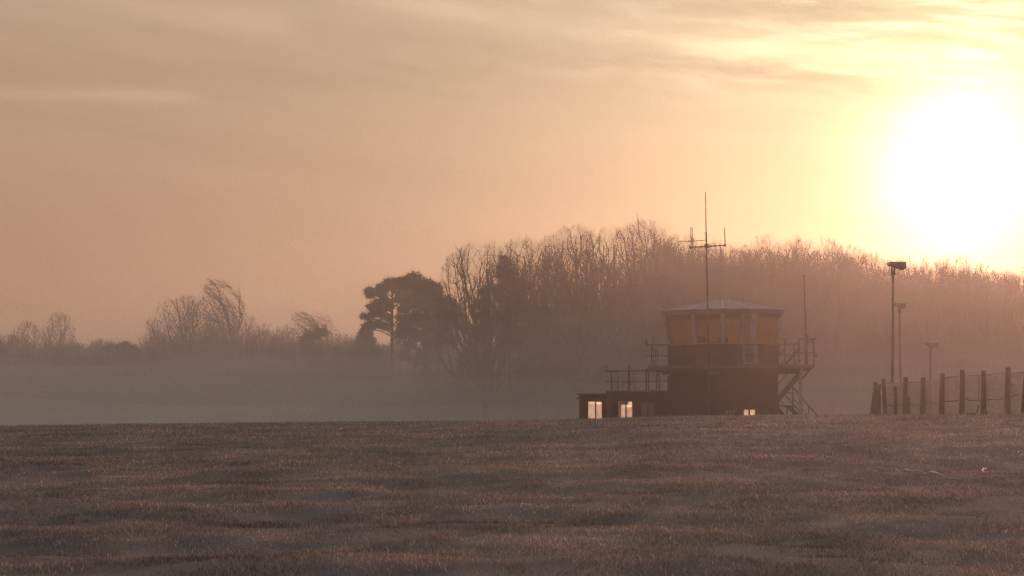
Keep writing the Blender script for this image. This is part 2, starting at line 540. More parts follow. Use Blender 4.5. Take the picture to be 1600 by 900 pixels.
def make_grass():
    Vs, Ts, tones = [], [], []
    off = 0
    for (d0, d1, dens, w, h) in ((11.5, 18, 1700, 0.0048, 0.036), (18, 27, 1000, 0.0064, 0.040), (27, 40, 480, 0.0095, 0.047), (40, 63.5, 170, 0.016, 0.060)):
        half = lambda y: y * 0.375 + 5.5
        area = (half(d0) + half(d1)) * (d1 - d0)
        n = int(area * dens)
        y = RNG.uniform(d0, d1, n); x = RNG.uniform(-1, 1, n) * half(y)
        clump = vnoise(x * 2.6, y * 2.6, 21) + 0.7 * vnoise(x * 0.9, y * 0.9, 22)
        keep = RNG.random(n) < np.clip(0.72 + clump * 0.9, 0.25, 1)
        x, y, clump = x[keep], y[keep], clump[keep]; n = len(x)
        z = ground_z(x, y) - 0.006
        hh = h * np.exp(RNG.normal(0, 0.33, n)) * (1 + clump * 0.7)
        hh = np.clip(hh, 0.02, 0.16)
        ang = RNG.uniform(0, 2 * np.pi, n); lean = np.abs(RNG.normal(0.8, 0.5, n))
        # the sward leans a little to the left overall
        lx = np.cos(ang) * lean - 0.15; ly = np.sin(ang) * lean
        fa = RNG.uniform(0, np.pi, n); wx, wy = np.cos(fa) * w / 2, np.sin(fa) * w / 2
        base = np.stack([x, y, z], 1)
        side = np.stack([wx, wy, np.zeros(n)], 1)
        mid = base + np.stack([lx * hh * 0.25, ly * hh * 0.25, hh * 0.6], 1)
        tip = base + np.stack([lx * hh * 0.9, ly * hh * 0.9, hh * 0.92], 1)
        pts = np.stack([base - side, base + side, mid - side * 0.8, mid + side * 0.8, tip], 1)
        Vs.append(pts.reshape(-1, 3))
        i0 = off + np.arange(n) * 5
        Ts.append(np.stack([i0, i0 + 1, i0 + 3, i0, i0 + 3, i0 + 2, i0 + 2, i0 + 3, i0 + 4], 1).reshape(-1, 3))
        off += n * 5
        # per blade: straw, green, frosted white; blades in hollows painted darker for shade and missing frost
        t = RNG.random(n)
        col = np.where(t[:, None] < 0.45, np.array([1.0, 0.92, 0.86]), np.where(t[:, None] < 0.72, np.array([0.72, 0.80, 0.66]), np.array([1.5, 1.5, 1.55])))
        patch = vnoise(x / 2.8, y / 1.2, 31) + 0.6 * vnoise(x / 1.1, y / 0.8, 32)
        g = np.clip(0.5 + 1.6 * patch, 0, 1)[:, None]
        col = col * (g * np.array([1.08, 1.0, 0.98]) + (1 - g) * np.array([0.58, 0.64, 0.68]))
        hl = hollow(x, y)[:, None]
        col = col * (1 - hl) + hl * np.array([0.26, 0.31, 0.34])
        col = col * np.exp(RNG.normal(0, 0.38, n))[:, None]
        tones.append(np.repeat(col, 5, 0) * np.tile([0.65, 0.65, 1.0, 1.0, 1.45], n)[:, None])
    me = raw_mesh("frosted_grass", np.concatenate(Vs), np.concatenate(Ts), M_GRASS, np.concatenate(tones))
    o = bpy.data.objects.new("frosted_grass", me); COL.objects.link(o)
    tag(o, "short frosted grass covering the airfield", "grass", kind="stuff")


make_grass()

# ------------------------------------------------------------------ haze and low mist
hz = MB().box(-440, 440, -80, 780, -3.0, 34.0)
haze = hz.build("haze", volume_mat("haze_air", (0.98, 0.95, 0.96), 0.0016, 0.74))
tag(haze, "warm morning haze filling the air over the airfield", "haze", kind="stuff")


def mist(name, y0, y1, top, dens, label):
    """flat bank of ground mist with a soft sloping front and a gently uneven top"""
    nx_, ny_ = 90, 30
    X = np.linspace(-400, 400, nx_); Y = y0 + (y1 - y0) * np.linspace(0, 1, ny_) ** 1.8
    vs, fs = [], []
    for j, y in enumerate(Y):
        for i, x in enumerate(X):
            k = smooth01(min(j / 7.0, 1.0))
            h = top * float(k) * (1 + 0.8 * float(vnoise(np.array([x / 38.0]), np.array([y / 50.0]), 50 + int(top * 10))[0]) + 0.5 * float(vnoise(np.array([x / 15.0]), np.array([y / 22.0]), 70 + int(top * 10))[0]))
            vs.append((x, y, -1.6 + max(h, 0.02) + 1.0 * float(k)))
    n0 = len(vs)
    vs += [(p[0], p[1], -2.0) for p in vs]
    q = lambda i, j: j * nx_ + i
    for j in range(ny_ - 1):
        for i in range(nx_ - 1):
            fs.append((q(i, j), q(i + 1, j), q(i + 1, j + 1), q(i, j + 1)))
            fs.append((n0 + q(i, j), n0 + q(i, j + 1), n0 + q(i + 1, j + 1), n0 + q(i + 1, j)))
    for i in range(nx_ - 1):
        fs.append((q(i, 0), n0 + q(i, 0), n0 + q(i + 1, 0), q(i + 1, 0)))
        fs.append((q(i, ny_ - 1), q(i + 1, ny_ - 1), n0 + q(i + 1, ny_ - 1), n0 + q(i, ny_ - 1)))
    for j in range(ny_ - 1):
        fs.append((q(0, j), q(0, j + 1), n0 + q(0, j + 1), n0 + q(0, j)))
        fs.append((q(nx_ - 1, j), n0 + q(nx_ - 1, j), n0 + q(nx_ - 1, j + 1), q(nx_ - 1, j + 1)))
    o = MB().add(vs, fs).build(name, volume_mat(name, (0.95, 0.98, 1.0), dens, 0.62))
    tag(o, label, "mist", kind="stuff")


for top_, dens_, y_ in ((1.8, 0.0056, 76), (2.9, 0.0050, 78), (4.2, 0.0044, 80), (5.7, 0.0037, 82), (7.4, 0.0030, 85), (9.4, 0.0023, 88), (12.0, 0.0018, 91), (15.5, 0.0013, 95), (20.0, 0.0009, 100)):
    mist("ground_mist", y_, 640, top_, dens_, "thin layer of grey mist lying over the ground in front of the trees")

# ------------------------------------------------------------------ the control tower
D0 = 70.0


TXP = P(1130.5, 600, D0).x                # the tower turns its front to the camera: local frame pivoting here
PHI = -math.atan2(TXP, D0)


def PX(px, D=D0):
    """local x of the building's plane at local depth D for the direction px"""
    k = P(px, 600, 100.0).x / 100.0
    d = D - D0
    bx, by = TXP - d * math.sin(PHI), D0 + d * math.cos(PHI)
    return TXP + (k * by - bx) / (math.cos(PHI) - k * math.sin(PHI))


def PZ(py, D=D0): return P(1130, py, D).z


def LW(px, py, D):
    """world point on the building's local plane at depth D"""
    X, d = PX(px, D) - TXP, D - D0
    y = D0 + X * math.sin(PHI) + d * math.cos(PHI)
    return Vector((TXP + X * math.cos(PHI) - d * math.sin(PHI), y, P(px, py, y).z))


base_z = gz(10.5, 71)
TW = thing("control_tower", (TXP, D0, 0.0), "squat dark airfield control tower with a glazed cab under a low frosted roof", "control tower")


TW.rotation_euler = (0, 0, PHI)


def part(mb, name, m, **k): return mb.build(name, m, TW, **k)


xl, xr = PX(1046.5), PX(1215.5)
zb = base_z - 1.2
z_pl_top, z_pl_bot = PZ(571), PZ(578)
# main block with lit lower windows cut as recesses in front (frames stand proud)
block_top = z_pl_bot - 0.004
part(MB().box(xl, xr, D0, D0 + 5.6, zb, block_top), "main_block", M_BRICK, bevel=0.02)
o = part(MB().box(PX(1108), PX(1125), D0 - 0.03, D0 - 0.003, PZ(584.5), PZ(578.5)), "sign_board", M_SIGN)
o["label"] = "faint green sign board on the wall below the balcony"
# string of ribs on the block (pilaster joints)
part(MB().box(xl - 0.12, xl - 0.003, D0 + 0.3, D0 + 5.0, zb, PZ(586)), "drain_duct", M_BRICK)

# annex
ax0, axm = PX(903.5), PX(947)
an_low = part(MB().box(ax0, axm - 0.004, D0 + 0.4, D0 + 5.2, zb, PZ(616.5)), "annex_low_wing", M_BRICK, bevel=0.015)
part(MB().box(ax0 - 0.1, axm - 0.01, D0 + 0.28, D0 + 5.3, PZ(616.5) + 0.003, PZ(614.2)), "roof_slab", M_CONC)
part(MB().box(ax0 - 0.16, ax0 - 0.004, D0 + 0.5, D0 + 0.62, PZ(623.5), PZ(621.5)), "roof_spout", M_STEEL)
part(MB().box(axm, xl - 0.13, D0 + 0.2, D0 + 5.3, zb, PZ(612)), "annex_tall_wing", M_BRICK, bevel=0.015)
part(MB().box(axm - 0.03, xl - 0.125, D0 + 0.12, D0 + 5.4, PZ(612) + 0.003, PZ(610)), "roof_slab", M_CONC)
part(MB().box(PX(1014), PX(1020), D0 + 1.0, D0 + 1.5, PZ(610) + 0.003, PZ(608)), "roof_vent", M_CONC)


def window(x0, x1, yt, yb, D, lit, mull, strips=()):
    """two-light steel window standing in the wall: frame with a pane behind it"""
    X0, X1, Z1, Z0 = PX(x0, D), PX(x1, D), PZ(yt, D), PZ(yb, D)
    f = MB(); t = 0.045; y0, y1 = D - 0.05, D - 0.004
    f.box(X0 - t, X0, y0, y1, Z0, Z1 + t); f.box(X1, X1 + t, y0, y1, Z0, Z1 + t)
    f.box(X0 - 0.001, X1 + 0.001, y0 - 0.002, y1, Z1 + 0.001, Z1 + t - 0.001)
    for mx in mull: f.box(PX(mx, D) - 0.035, PX(mx, D) + 0.035, y0 + 0.003, y1, Z0, Z1)
    f.box(X0 - 0.08, X1 + 0.08, y0 - 0.06, y1, Z0 - 0.06, Z0 - 0.002)
    fo = part(f, "window", M_STEEL)
    p = MB().box(X0 + 0.002, X1 - 0.002, D - 0.018, D - 0.003, Z0 + 0.002, Z1 - 0.002)
    sub(p, "pane", M_LITROOM if lit else M_DIM, fo)
    if lit:
        for (sx0, sx1, sy0, sy1) in strips:
            sub(MB().box(PX(sx0, D), PX(sx1, D), D - 0.030, D - 0.020, PZ(sy1, D), PZ(sy0, D)), "lit_strip", M_STRIP, fo)
    return fo


Dw = D0 + 0.4; Dt = D0 + 0.2
w = window(919, 940, 627.5, 662, Dw, True, [930.6], [(921, 929, 628.4, 629.4), (932, 939, 628.8, 631.5)])
w["label"] = "brightly lit window in the low wing"
w = window(966.5, 987.5, 627.5, 662, Dt, True, [977.9], [(974, 978.5, 634, 635.5), (979, 987, 632.6, 635.5), (983, 987, 628.3, 630.5)])
w["label"] = "lit window of the tall wing with lamps showing inside"
# half drawn blind on the second window
sub(MB().box(PX(967, Dt), PX(981, Dt), Dt - 0.033, Dt - 0.019, PZ(632.3, Dt), PZ(627.7, Dt)), "roller_blind", M_DIM, w)
sub(MB().box(PX(966.7, Dt), PX(970.5, Dt), Dt - 0.032, Dt - 0.0195, PZ(662, Dt), PZ(632.4, Dt)), "curtain", mat("beige_curtain", (0.5, 0.42, 0.36), 0.8, 0.1, 3), w)
w = window(1002, 1022, 629, 664, Dt, False, [1012]); w["label"] = "unlit window with grey curtain"
w = window(1161.8, 1168.6, 640.2, 662, D0, True, [], [(1162.5, 1168, 646.5, 651.5)]); w["label"] = "small lit window, left of the pair low on the main block"
w = window(1171.6, 1179, 640.2, 662, D0, True, [], [(1172, 1176.5, 646.5, 651.5)]); w["label"] = "small lit window, right of the pair low on the main block"
w = window(1133, 1147, 641, 662, D0, False, [1138, 1142.5]); w["label"] = "dark louvred window left of the small lit ones"

# balcony slab and its beams
DF = D0 - 0.95
sx0, sx1 = PX(1012.5, DF), PX(1273.5, DF)
part(MB().box(sx0, sx1, DF, D0 + 6.4, z_pl_top - 0.16, z_pl_top), "balcony_slab", M_CONC, bevel=0.01)
for bx_ in ((PX(1008.5, DF), sx1 - 2.0, DF + 0.15, DF + 0.33, PZ(580.5), z_pl_top - 0.162),
            (PX(1034), xl + 0.02, D0 + 0.2, D0 + 0.45, PZ(584.5), PZ(580.6)),
            (xr + 0.004, PX(1251), D0 + 0.1, D0 + 0.3, PZ(583), z_pl_top - 0.163),
            (xr + 0.004, PX(1251), D0 + 3.1, D0 + 3.3, PZ(582), z_pl_top - 0.163)):
    part(MB().box(*bx_), "balcony_beam", M_STEEL)

# the cab: eight-sided, walls upright to the sill, glazing leaning outwards above it
zc0, zs, ze = z_pl_top + 0.003, PZ(536.5), PZ(489.5)
xc = PX(1130.5)
hw_b = 87.2 * D0 / F          # half width at floor
hw_s = 87.8 * D0 / F
hw_e = 93.6 * D0 / F
yc0 = D0 + 2.55               # centre in depth
xc = PX(1130.5, yc0)


def ring(hw, z):
    s = hw / 3.0
    pts = [(0, -2.5), (1.52, -2.28), (3.0, -1.25), (2.88, 1.25), (1.52, 2.28), (0, 2.5), (-1.52, 2.28), (-2.88, 1.25), (-3.0, -1.25), (-1.52, -2.28)]
    return [Vector((xc + x * s, yc0 + y * s, z)) for x, y in pts]


def loft(mb, A, B, cap_b=False, cap_a=False):
    n = len(A)
    mb.add(A + B, [(i, (i + 1) % n, n + (i + 1) % n, n + i) for i in range(n)] + ([tuple(range(n, 2 * n))] if cap_b else []) + ([tuple(range(n))[::-1]] if cap_a else []))


wall = MB()
A, B = ring(hw_b, zc0), ring(hw_s, zs - 0.05)
loft(wall, A, B)
inner = MB(); loft(inner, ring(hw_b - 0.12, zc0 + 0.002), ring(hw_s - 0.12, zs - 0.05))
wall.add(inner.v, [f[::-1] for f in inner.f])
nA = 10
O2, I2 = ring(hw_s, zs - 0.05), ring(hw_s - 0.12, zs - 0.05)
wall.add(O2 + I2, [(i, (i + 1) % nA, nA + (i + 1) % nA, nA + i) for i in range(nA)])
part(wall, "cab_wall", M_CLAD)
# cladding cover strips
M_STRIPS = mat("cladding_strip", (0.085, 0.06, 0.048), 0.6, 0.2, 2)
for i in (8, 9, 0, 1):
    a0, a1, b0, b1 = A[i], A[(i + 1) % 10], B[i], B[(i + 1) % 10]
    for t in (0.0, 0.5):
        nrm = Vector((0, -0.012, 0))
        part(MB().bar(a0.lerp(a1, t) + nrm, b0.lerp(b1, t) + nrm, 0.05, 0.02), "cladding_strip", M_STRIPS)
part(MB().add(ring(hw_b - 0.13, zc0 + 0.004), [tuple(range(10))]), "cab_floor", M_FLOOR)
# consoles inside
co = MB()
co.box(xc - 1.9, xc + 0.7, yc0 - 1.5, yc0 - 0.9, zc0 + 0.01, zs + 0.03)
co.box(xc + 1.2, xc + 2.0, yc0 - 0.2, yc0 + 0.6, zc0 + 0.01, zs + 0.12)
co.box(xc - 1.4, xc - 0.9, yc0 - 1.45, yc0 - 1.0, zs + 0.032, zs + 0.42)
co.box(xc - 0.2, xc + 0.25, yc0 - 1.4, yc0 - 1.1, zs + 0.032, zs + 0.36)
part(co, "control_console", M_FLOOR)
# sill and head rails
sl = MB()
S0, S1 = ring(hw_s + 0.05, zs - 0.05), ring(hw_s + 0.05, zs + 0.03)
SI0, SI1 = ring(hw_s - 0.1, zs - 0.05), ring(hw_s - 0.1, zs + 0.03)
for Aq, Bq in ((S0, S1), (SI1, SI0)):
    loft(sl, Aq, Bq)
sl.add(S1 + SI1, [(i, (i + 1) % 10, 10 + (i + 1) % 10, 10 + i) for i in range(10)])
sl.add(S0 + SI0, [(i, 10 + i, 10 + (i + 1) % 10, (i + 1) % 10) for i in range(10)])
part(sl, "window_sill", M_WHITE)
G0, G1 = ring(hw_s - 0.03, zs + 0.032), ring(hw_e, ze)
posts = [(i, 0.0) for i in range(10)] + [(0, 0.66)]
for i, t in posts:
    a = G0[i].lerp(G0[(i + 1) % 10], t); b = G1[i].lerp(G1[(i + 1) % 10], t)
    wd = {0: 0.20, 1: 0.34, 9: 0.16}.get(i, 0.15) if t == 0 else 0.12
    if i == 1 and t == 0:
        a = a + Vector((0.07, 0, 0)); b = b + Vector((0.07, 0, 0))
    c = Vector((xc, yc0, 0))
    out = (Vector((a.x, a.y, 0)) - c).normalized() * 0.02
    mb = MB(); q = []
    dirn = (b - a).normalized()
    side = Vector((0, 0, 1)).cross(out).normalized()
    for p in (a + out, b + out):
        for s_, o_ in ((-1, 0.0), (1, 0.0), (1, -0.10), (-1, -0.10)):
            q.append(p + side * s_ * wd / 2 + out.normalized() * o_)
    mb.hexa(q)
    part(mb, "window_post", M_WHITE)
for i in range(10):
    a0, a1, b1, b0 = G0[i], G0[(i + 1) % 10], G1[(i + 1) % 10], G1[i]
    c = Vector((xc, yc0, 0))
    ins = Vector((c.x - (a0.x + a1.x) / 2, c.y - (a0.y + a1.y) / 2, 0)).normalized() * 0.05
    mb = MB(); q = [a0 + ins, a1 + ins, b1 + ins, b0 + ins]
    mb.add(q, [(0, 1, 2, 3)])
    part(mb, "cab_window", M_AMBER)
# fascia: upper lip and lower band
fb = MB()
Fa, Fb_, Fc_, Fd = ring(hw_e + 0.02, ze), ring(hw_e + 0.06, ze + 0.17), ring(hw_e + 0.14, ze + 0.171), ring(hw_e + 0.16, ze + 0.235)
loft(fb, Fa, Fb_, cap_a=True); loft(fb, Fb_, Fc_); loft(fb, Fc_, Fd)
part(fb, "roof_fascia", mat("fascia_paint", (0.20, 0.17, 0.165), 0.6, 0.15, 2))
apex_z = PZ(467.5, yc0)
E1 = ring(hw_e + 0.162, ze + 0.237)
ax_ = Vector((xc, yc0, apex_z))
CAPR = [ax_.lerp(p, 0.10) for p in E1]
rf = MB(); loft(rf, E1, CAPR)
ro = part(rf, "cab_roof", M_ROOF)
cp = MB(); top = [ax_.lerp(p, 0.13) + Vector((0, 0, 0.035)) for p in E1]; tip = [Vector((xc, yc0, apex_z + 0.12)).lerp(p, 0.01) for p in E1]
loft(cp, top, tip, cap_b=True, cap_a=True)
sub(cp, "roof_cap", mat("cap_lead", (0.30, 0.25, 0.27), 0.7, 0.15, 3), ro)
rg = MB()
for i, p in enumerate(E1):
    rg.bar(p + Vector((0, 0, 0.012)), CAPR[i] + Vector((0, 0, 0.012)), 0.07, 0.03)
sub(rg, "roof_ridges", mat("ridge_flashing", (0.50, 0.46, 0.48), 0.6, 0.1, 3), ro)
# door on the balcony side
dr = MB()
yd = D0 + 0.22 + 0.12
def dpt(px, py, off=0.0): return Vector((PX(px), yd - off, PZ(py)))
dx0, dx1 = PX(1163.2), PX(1183)
for a0, a1, b0, b1 in ((PX(1161.5), PX(1165), z_pl_top + 0.01, zs), (PX(1178.5), PX(1185.5), z_pl_top + 0.01, zs)):
    dr.box(a0, a1, D0 + 0.06, D0 + 0.16, b0, b1)
dr.box(PX(1165.1), PX(1178.4), D0 + 0.06, D0 + 0.16, PZ(543), PZ(540)); dr.box(PX(1165.1), PX(1178.4), D0 + 0.06, D0 + 0.16, PZ(569), PZ(566.5))
do = part(dr, "door", mat("door_frame_paint", (0.24, 0.21, 0.20), 0.6, 0.15, 3))
sub(MB().box(PX(1165.1), PX(1178.4), D0 + 0.1, D0 + 0.14, PZ(566.4), PZ(543.1)), "door_panel", mat("door_panel_paint", (0.10, 0.075, 0.065), 0.6, 0.15, 3), do)


# railings
def railing(name, fn, m=M_STEEL):
    mb = MB(); fn(mb); return part(mb, name, m)


def r_main(mb):
    y0 = DF + 0.08; yb_ = D0 + 6.2
    zt, zm = PZ(538.2, DF), PZ(555.3, DF)
    x0, x1 = PX(1010.5, DF), PX(1249, DF)
    mb.tube([(x0, y0, zt), (x1, y0, zt)], 0.028, 6); mb.tube([(x0, y0, zm), (x1, y0, zm)], 0.017, 6)
    mb.tube([(PX(1018, DF), y0, zt), (PX(1018, DF), yb_, zt)], 0.028, 6)
    mb.tube([(PX(1018, DF), y0, zm), (PX(1018, DF), yb_, zm)], 0.017, 6)
    for px in (1018, 1227.6, 1242, 1249.5):
        mb.tube([(PX(px, DF), y0 + 0.03, z_pl_top), (PX(px, DF), y0 + 0.03, zt)], 0.028, 6)
    for px in (1069, 1120, 1160.5, 1194):
        mb.tube([(PX(px, DF), y0 + 0.03, z_pl_top), (PX(px, DF), y0 + 0.03, zt)], 0.016, 6)
    for yy in (D0 + 1.2, D0 + 3.4, D0 + 5.6):
        mb.tube([(PX(1018, DF), yy, z_pl_top), (PX(1018, DF), yy, zt)], 0.022, 6)
    mb.tube([(PX(1010.8, DF), y0, zt - 0.03), (PX(1010.8, DF), y0, PZ(529, DF))], 0.026, 6)
    # T-topped stanchion
    mb.tube([(PX(1227.6, DF), y0 + 0.03, zt), (PX(1227.6, DF), y0 + 0.03, PZ(530, DF))], 0.03, 6)
    mb.box(PX(1223, DF), PX(1232.5, DF), y0 - 0.1, y0 + 0.14, PZ(530.6, DF), PZ(529.4, DF))
    # higher guard round the stair head
    z3, z4 = PZ(530.3, DF), PZ(551.7, DF)
    xa, xb = PX(1248.5, DF), PX(1277, DF)
    mb.tube([(xa, y0, z3), (xb, y0, z3)], 0.032, 6); mb.tube([(PX(1244, DF), y0, z4), (xb, y0, z4)], 0.018, 6)
    for px in (1249.8, 1272.3):
        mb.tube([(PX(px, DF), y0 + 0.04, z_pl_top), (PX(px, DF), y0 + 0.04, z3)], 0.032, 6)
    mb.tube([(PX(1272.3, DF), y0, z3), (PX(1272.3, DF), D0 + 4.4, z3)], 0.026, 6)
    mb.tube([(PX(1272.3, DF), y0, z4), (PX(1272.3, DF), D0 + 4.4, z4)], 0.018, 6)
    mb.box(PX(1271, DF), PX(1277.5, DF), y0 - 0.12, y0 + 0.1, PZ(558, DF), PZ(554.5, DF))


railing("balcony_railing", r_main)


def r_annex(mb):
    y0 = D0 + 0.35; zt, zm, zr = PZ(578.6), PZ(595.3), PZ(610) + 0.004
    mb.tube([(PX(945.5), y0, zt), (PX(1046), y0, zt)], 0.034, 6); mb.tube([(PX(946), y0, zm), (PX(1046.5), y0, zm)], 0.018, 6)
    mb.tube([(PX(946.5), y0, zt), (PX(946.5), y0, PZ(570))], 0.026, 6)
    for px, r in ((954.6, 0.036), (982.3, 0.05), (1009.3, 0.034), (1012.8, 0.028), (1025.8, 0.03), (1029.5, 0.03)):
        mb.tube([(PX(px), y0 + 0.03, zr), (PX(px), y0 + 0.03, zt)], r, 6)
    mb.tube([(PX(982.0), y0 + 0.03, zt), (PX(982.0), y0 + 0.03, PZ(569.5))], 0.034, 6)
    mb.tube([(PX(954.6), y0, zt), (PX(954.6), D0 + 4.8, zt)], 0.026, 6); mb.tube([(PX(954.6), y0, zm), (PX(954.6), D0 + 4.8, zm)], 0.016, 6)
    mb.tube([(PX(954.6), D0 + 4.8, zr), (PX(954.6), D0 + 4.8, zt)], 0.026, 6)


railing("annex_railing", r_annex)


# stairs at the right end
st = MB()
yA, yB = D0 + 0.9, D0 + 1.75
def Q(px, py, y): return Vector((PX(px, y or D0 + 1.3), y, P(1240, py, D0 + 0.6).z))
for y in (yA, yB):
    st.bar(Q(1252, 582, y), Q(1210, 631, y), 0.06, 0.24)
n = 11
for i in range(n):
    c = Q(1251, 581, 0).lerp(Q(1210, 629, 0), (i + 0.5) / n)
    st.box(c.x - 0.13, c.x + 0.13, yA + 0.035, yB - 0.035, c.z - 0.018, c.z + 0.018)
st.box(Q(1207, 0, 0).x, Q(1236, 0, 0).x, yA - 0.1, D0 + 2.9, Q(0, 636, 0).z, Q(0, 633.4, 0).z)
yC, yD = D0 + 2.0, D0 + 2.85
for y in (yC, yD):
    st.bar(Q(1214, 638, y), Q(1238, 668, y), 0.06, 0.2)
    st.bar(Q(1232, 635, y), Q(1262, 668, y), 0.06, 0.22)
for i in range(8):
    c = Q(1233, 637, 0).lerp(Q(1262, 669, 0), (i + 0.5) / 8)
    st.box(c.x - 0.13, c.x + 0.13, yC + 0.035, yD - 0.035, c.z - 0.018, c.z + 0.018)
st.bar(Q(1212, 634, yA), Q(1212, 668, yA), 0.08); st.bar(Q(1229, 634, yD), Q(1229, 668, yD), 0.08)
so_ = part(st, "staircase", M_STEEL)
hr = MB()
hr.tube([Q(1248.8, 545.5, yA), Q(1209, 592, yA)], 0.045, 6); hr.tube([Q(1227.5, 543, yB), Q(1207, 568, yB)], 0.045, 6)
hr.tube([Q(1249.5, 561.5, yA), Q(1209, 609, yA)], 0.022, 6); hr.tube([Q(1227.5, 560.5, yB), Q(1207, 585, yB)], 0.022, 6)
hr.tube([Q(1238.5, 604.5, yC), Q(1275, 648.5, yC), Q(1283, 658, yC)], 0.035, 6)
hr.tube([Q(1238.5, 622, yC), Q(1262, 650, yC)], 0.02, 6)
hr.tube([Q(1224.5, 614.5, yD), Q(1253, 648.5, yD), Q(1262, 659, yD)], 0.035, 6)
hr.tube([Q(1218, 623, yD), Q(1225, 632.5, yD)], 0.02, 6)
hr.tube([Q(1238.5, 596, yC), Q(1238.5, 638, yC)], 0.032, 6); hr.tube([Q(1226, 613.5, yC), Q(1238, 613.5, yC)], 0.018, 6)
hr.tube([Q(1216, 624, yA), Q(1216, 634, yA)], 0.03, 6); hr.tube([Q(1263, 636, yC), Q(1263, 660, yC)], 0.025, 6)
sub(hr, "handrails", M_STEEL, so_)
# support column with knee brace
part(MB().box(PX(1247.6), PX(1253.8), D0 + 0.1, D0 + 0.3, zb, z_pl_top - 0.165), "support_column", M_GREY, bevel=0.01)
part(MB().bar((PX(1254), D0 + 0.2, PZ(592)), (PX(1268), D0 + 0.2, PZ(576)), 0.09), "knee_brace", M_STEEL)

# ------------------------------------------------------------------ antennas
DM = DF - 0.25


def A_(px, py, dy=0.0): return tuple(LW(px, py, DM + dy))


mb_ = thing("antenna_mast", A_(1106.8, 700), "tall thin antenna mast with crossed arms standing before the cab roof", "antenna mast")
base = list(A_(1107, 660)); base[2] = zb
MB().tube([base, A_(1107, 487), A_(1106.3, 384)], [0.055, 0.05, 0.042], 8).build("pole", M_STEEL, mb_)
MB().tube([A_(1106.3, 384), A_(1106, 362), A_(1106, 362), A_(1105.9, 300)], [0.042, 0.042, 0.026, 0.02], 8).build("whip_antenna", M_STEEL, mb_)
mm = MB().tube([A_(1080, 386.5, -.1), A_(1106.3, 385.2), A_(1137, 383.2, .1)], 0.034, 8)
mm.tube([A_(1106.3, 381.5), A_(1106.3, 388)], 0.095, 10); mm.tube([A_(1134, 383.6, .1), A_(1137.3, 383.2, .1)], 0.07, 8); mm.tube([A_(1079.5, 387, -.1), A_(1083, 386.2, -.1)], 0.07, 8)
mm.build("cross_arm", M_STEEL, mb_)
MB().tube([A_(1082, 389, -.1), A_(1082, 356, -.1), A_(1083, 355, -.1), A_(1084.3, 356, -.1), A_(1084.5, 378, -.1)], 0.02, 6).build("folded_dipole", M_STEEL, mb_)
MB().tube([A_(1135.8, 384, .1), A_(1135, 355, .1)], [0.03, 0.018], 6).build("dipole", M_STEEL, mb_)
MB().tube([A_(1060, 378, -.7), A_(1082, 377, -.1), A_(1104, 375.4, .5)], 0.020, 6).build("yagi_boom", M_STEEL, mb_)
DW = D0 + 0.6
w_ = thing("whip_antenna", LW(1259.6, 571, DW), "thin whip antenna clamped to the railing at the right end of the balcony", "antenna")
def W_(px, py): return LW(px, py, DW)
MB().tube([W_(1260.6, 570.8), W_(1260.6, 527)], 0.075, 8).build("mast_tube", M_STEEL, w_)
MB().tube([W_(1262.6, 570.8), W_(1262.6, 523.5)], 0.03, 8).build("clamp_rod", M_STEEL, w_)
MB().tube([W_(1260.2, 527), W_(1259.3, 440), W_(1259, 429)], [0.04, 0.03, 0.02], 8).tube([W_(1258.9, 430), W_(1258.9, 433)], 0.05, 8).build("whip", M_STEEL, w_)

# step frame lying on the annex roof
fr = thing("folding_step_frame", LW(978, 609.6, D0 + 2.2), "folded light steel frame leaning behind the annex railing", "steel frame")
def R_(px, py, d=0.0): return LW(px, py, D0 + 2.2 + d)
f_ = MB()
f_.tube([R_(962.5, 610.4), R_(962.5, 585), R_(993, 584.2), R_(993.2, 610.4)], 0.022, 6)
f_.tube([R_(972, 610.4), R_(972, 585)], 0.016, 6)
f_.build("frame", M_GREY, fr)
g_ = MB().tube([R_(972.5, 599, .2), R_(981, 608.5, .2)], 0.02, 6).tube([R_(972.5, 598.8, .2), R_(985, 598, .2)], 0.018, 6)
g_.tube([R_(990, 586, .1), R_(984.5, 597, .2), R_(991, 610, .3)], 0.018, 6).tube([R_(993, 588, .2), R_(988, 597, .2), R_(995, 610, .3)], 0.02, 6)
g_.tube([R_(995, 609, .2), R_(1001, 603.5, .2), R_(1008, 601.5, .2)], 0.012, 6)
for i in range(8):
    a = R_(986, 598.5, .2).lerp(R_(992, 609.5, .3), i / 7); b = R_(988.5, 598, .2).lerp(R_(995, 609.5, .3), i / 7)
    g_.tube([a, b], 0.012, 5)
g_.build("folded_struts", M_GREY, fr)

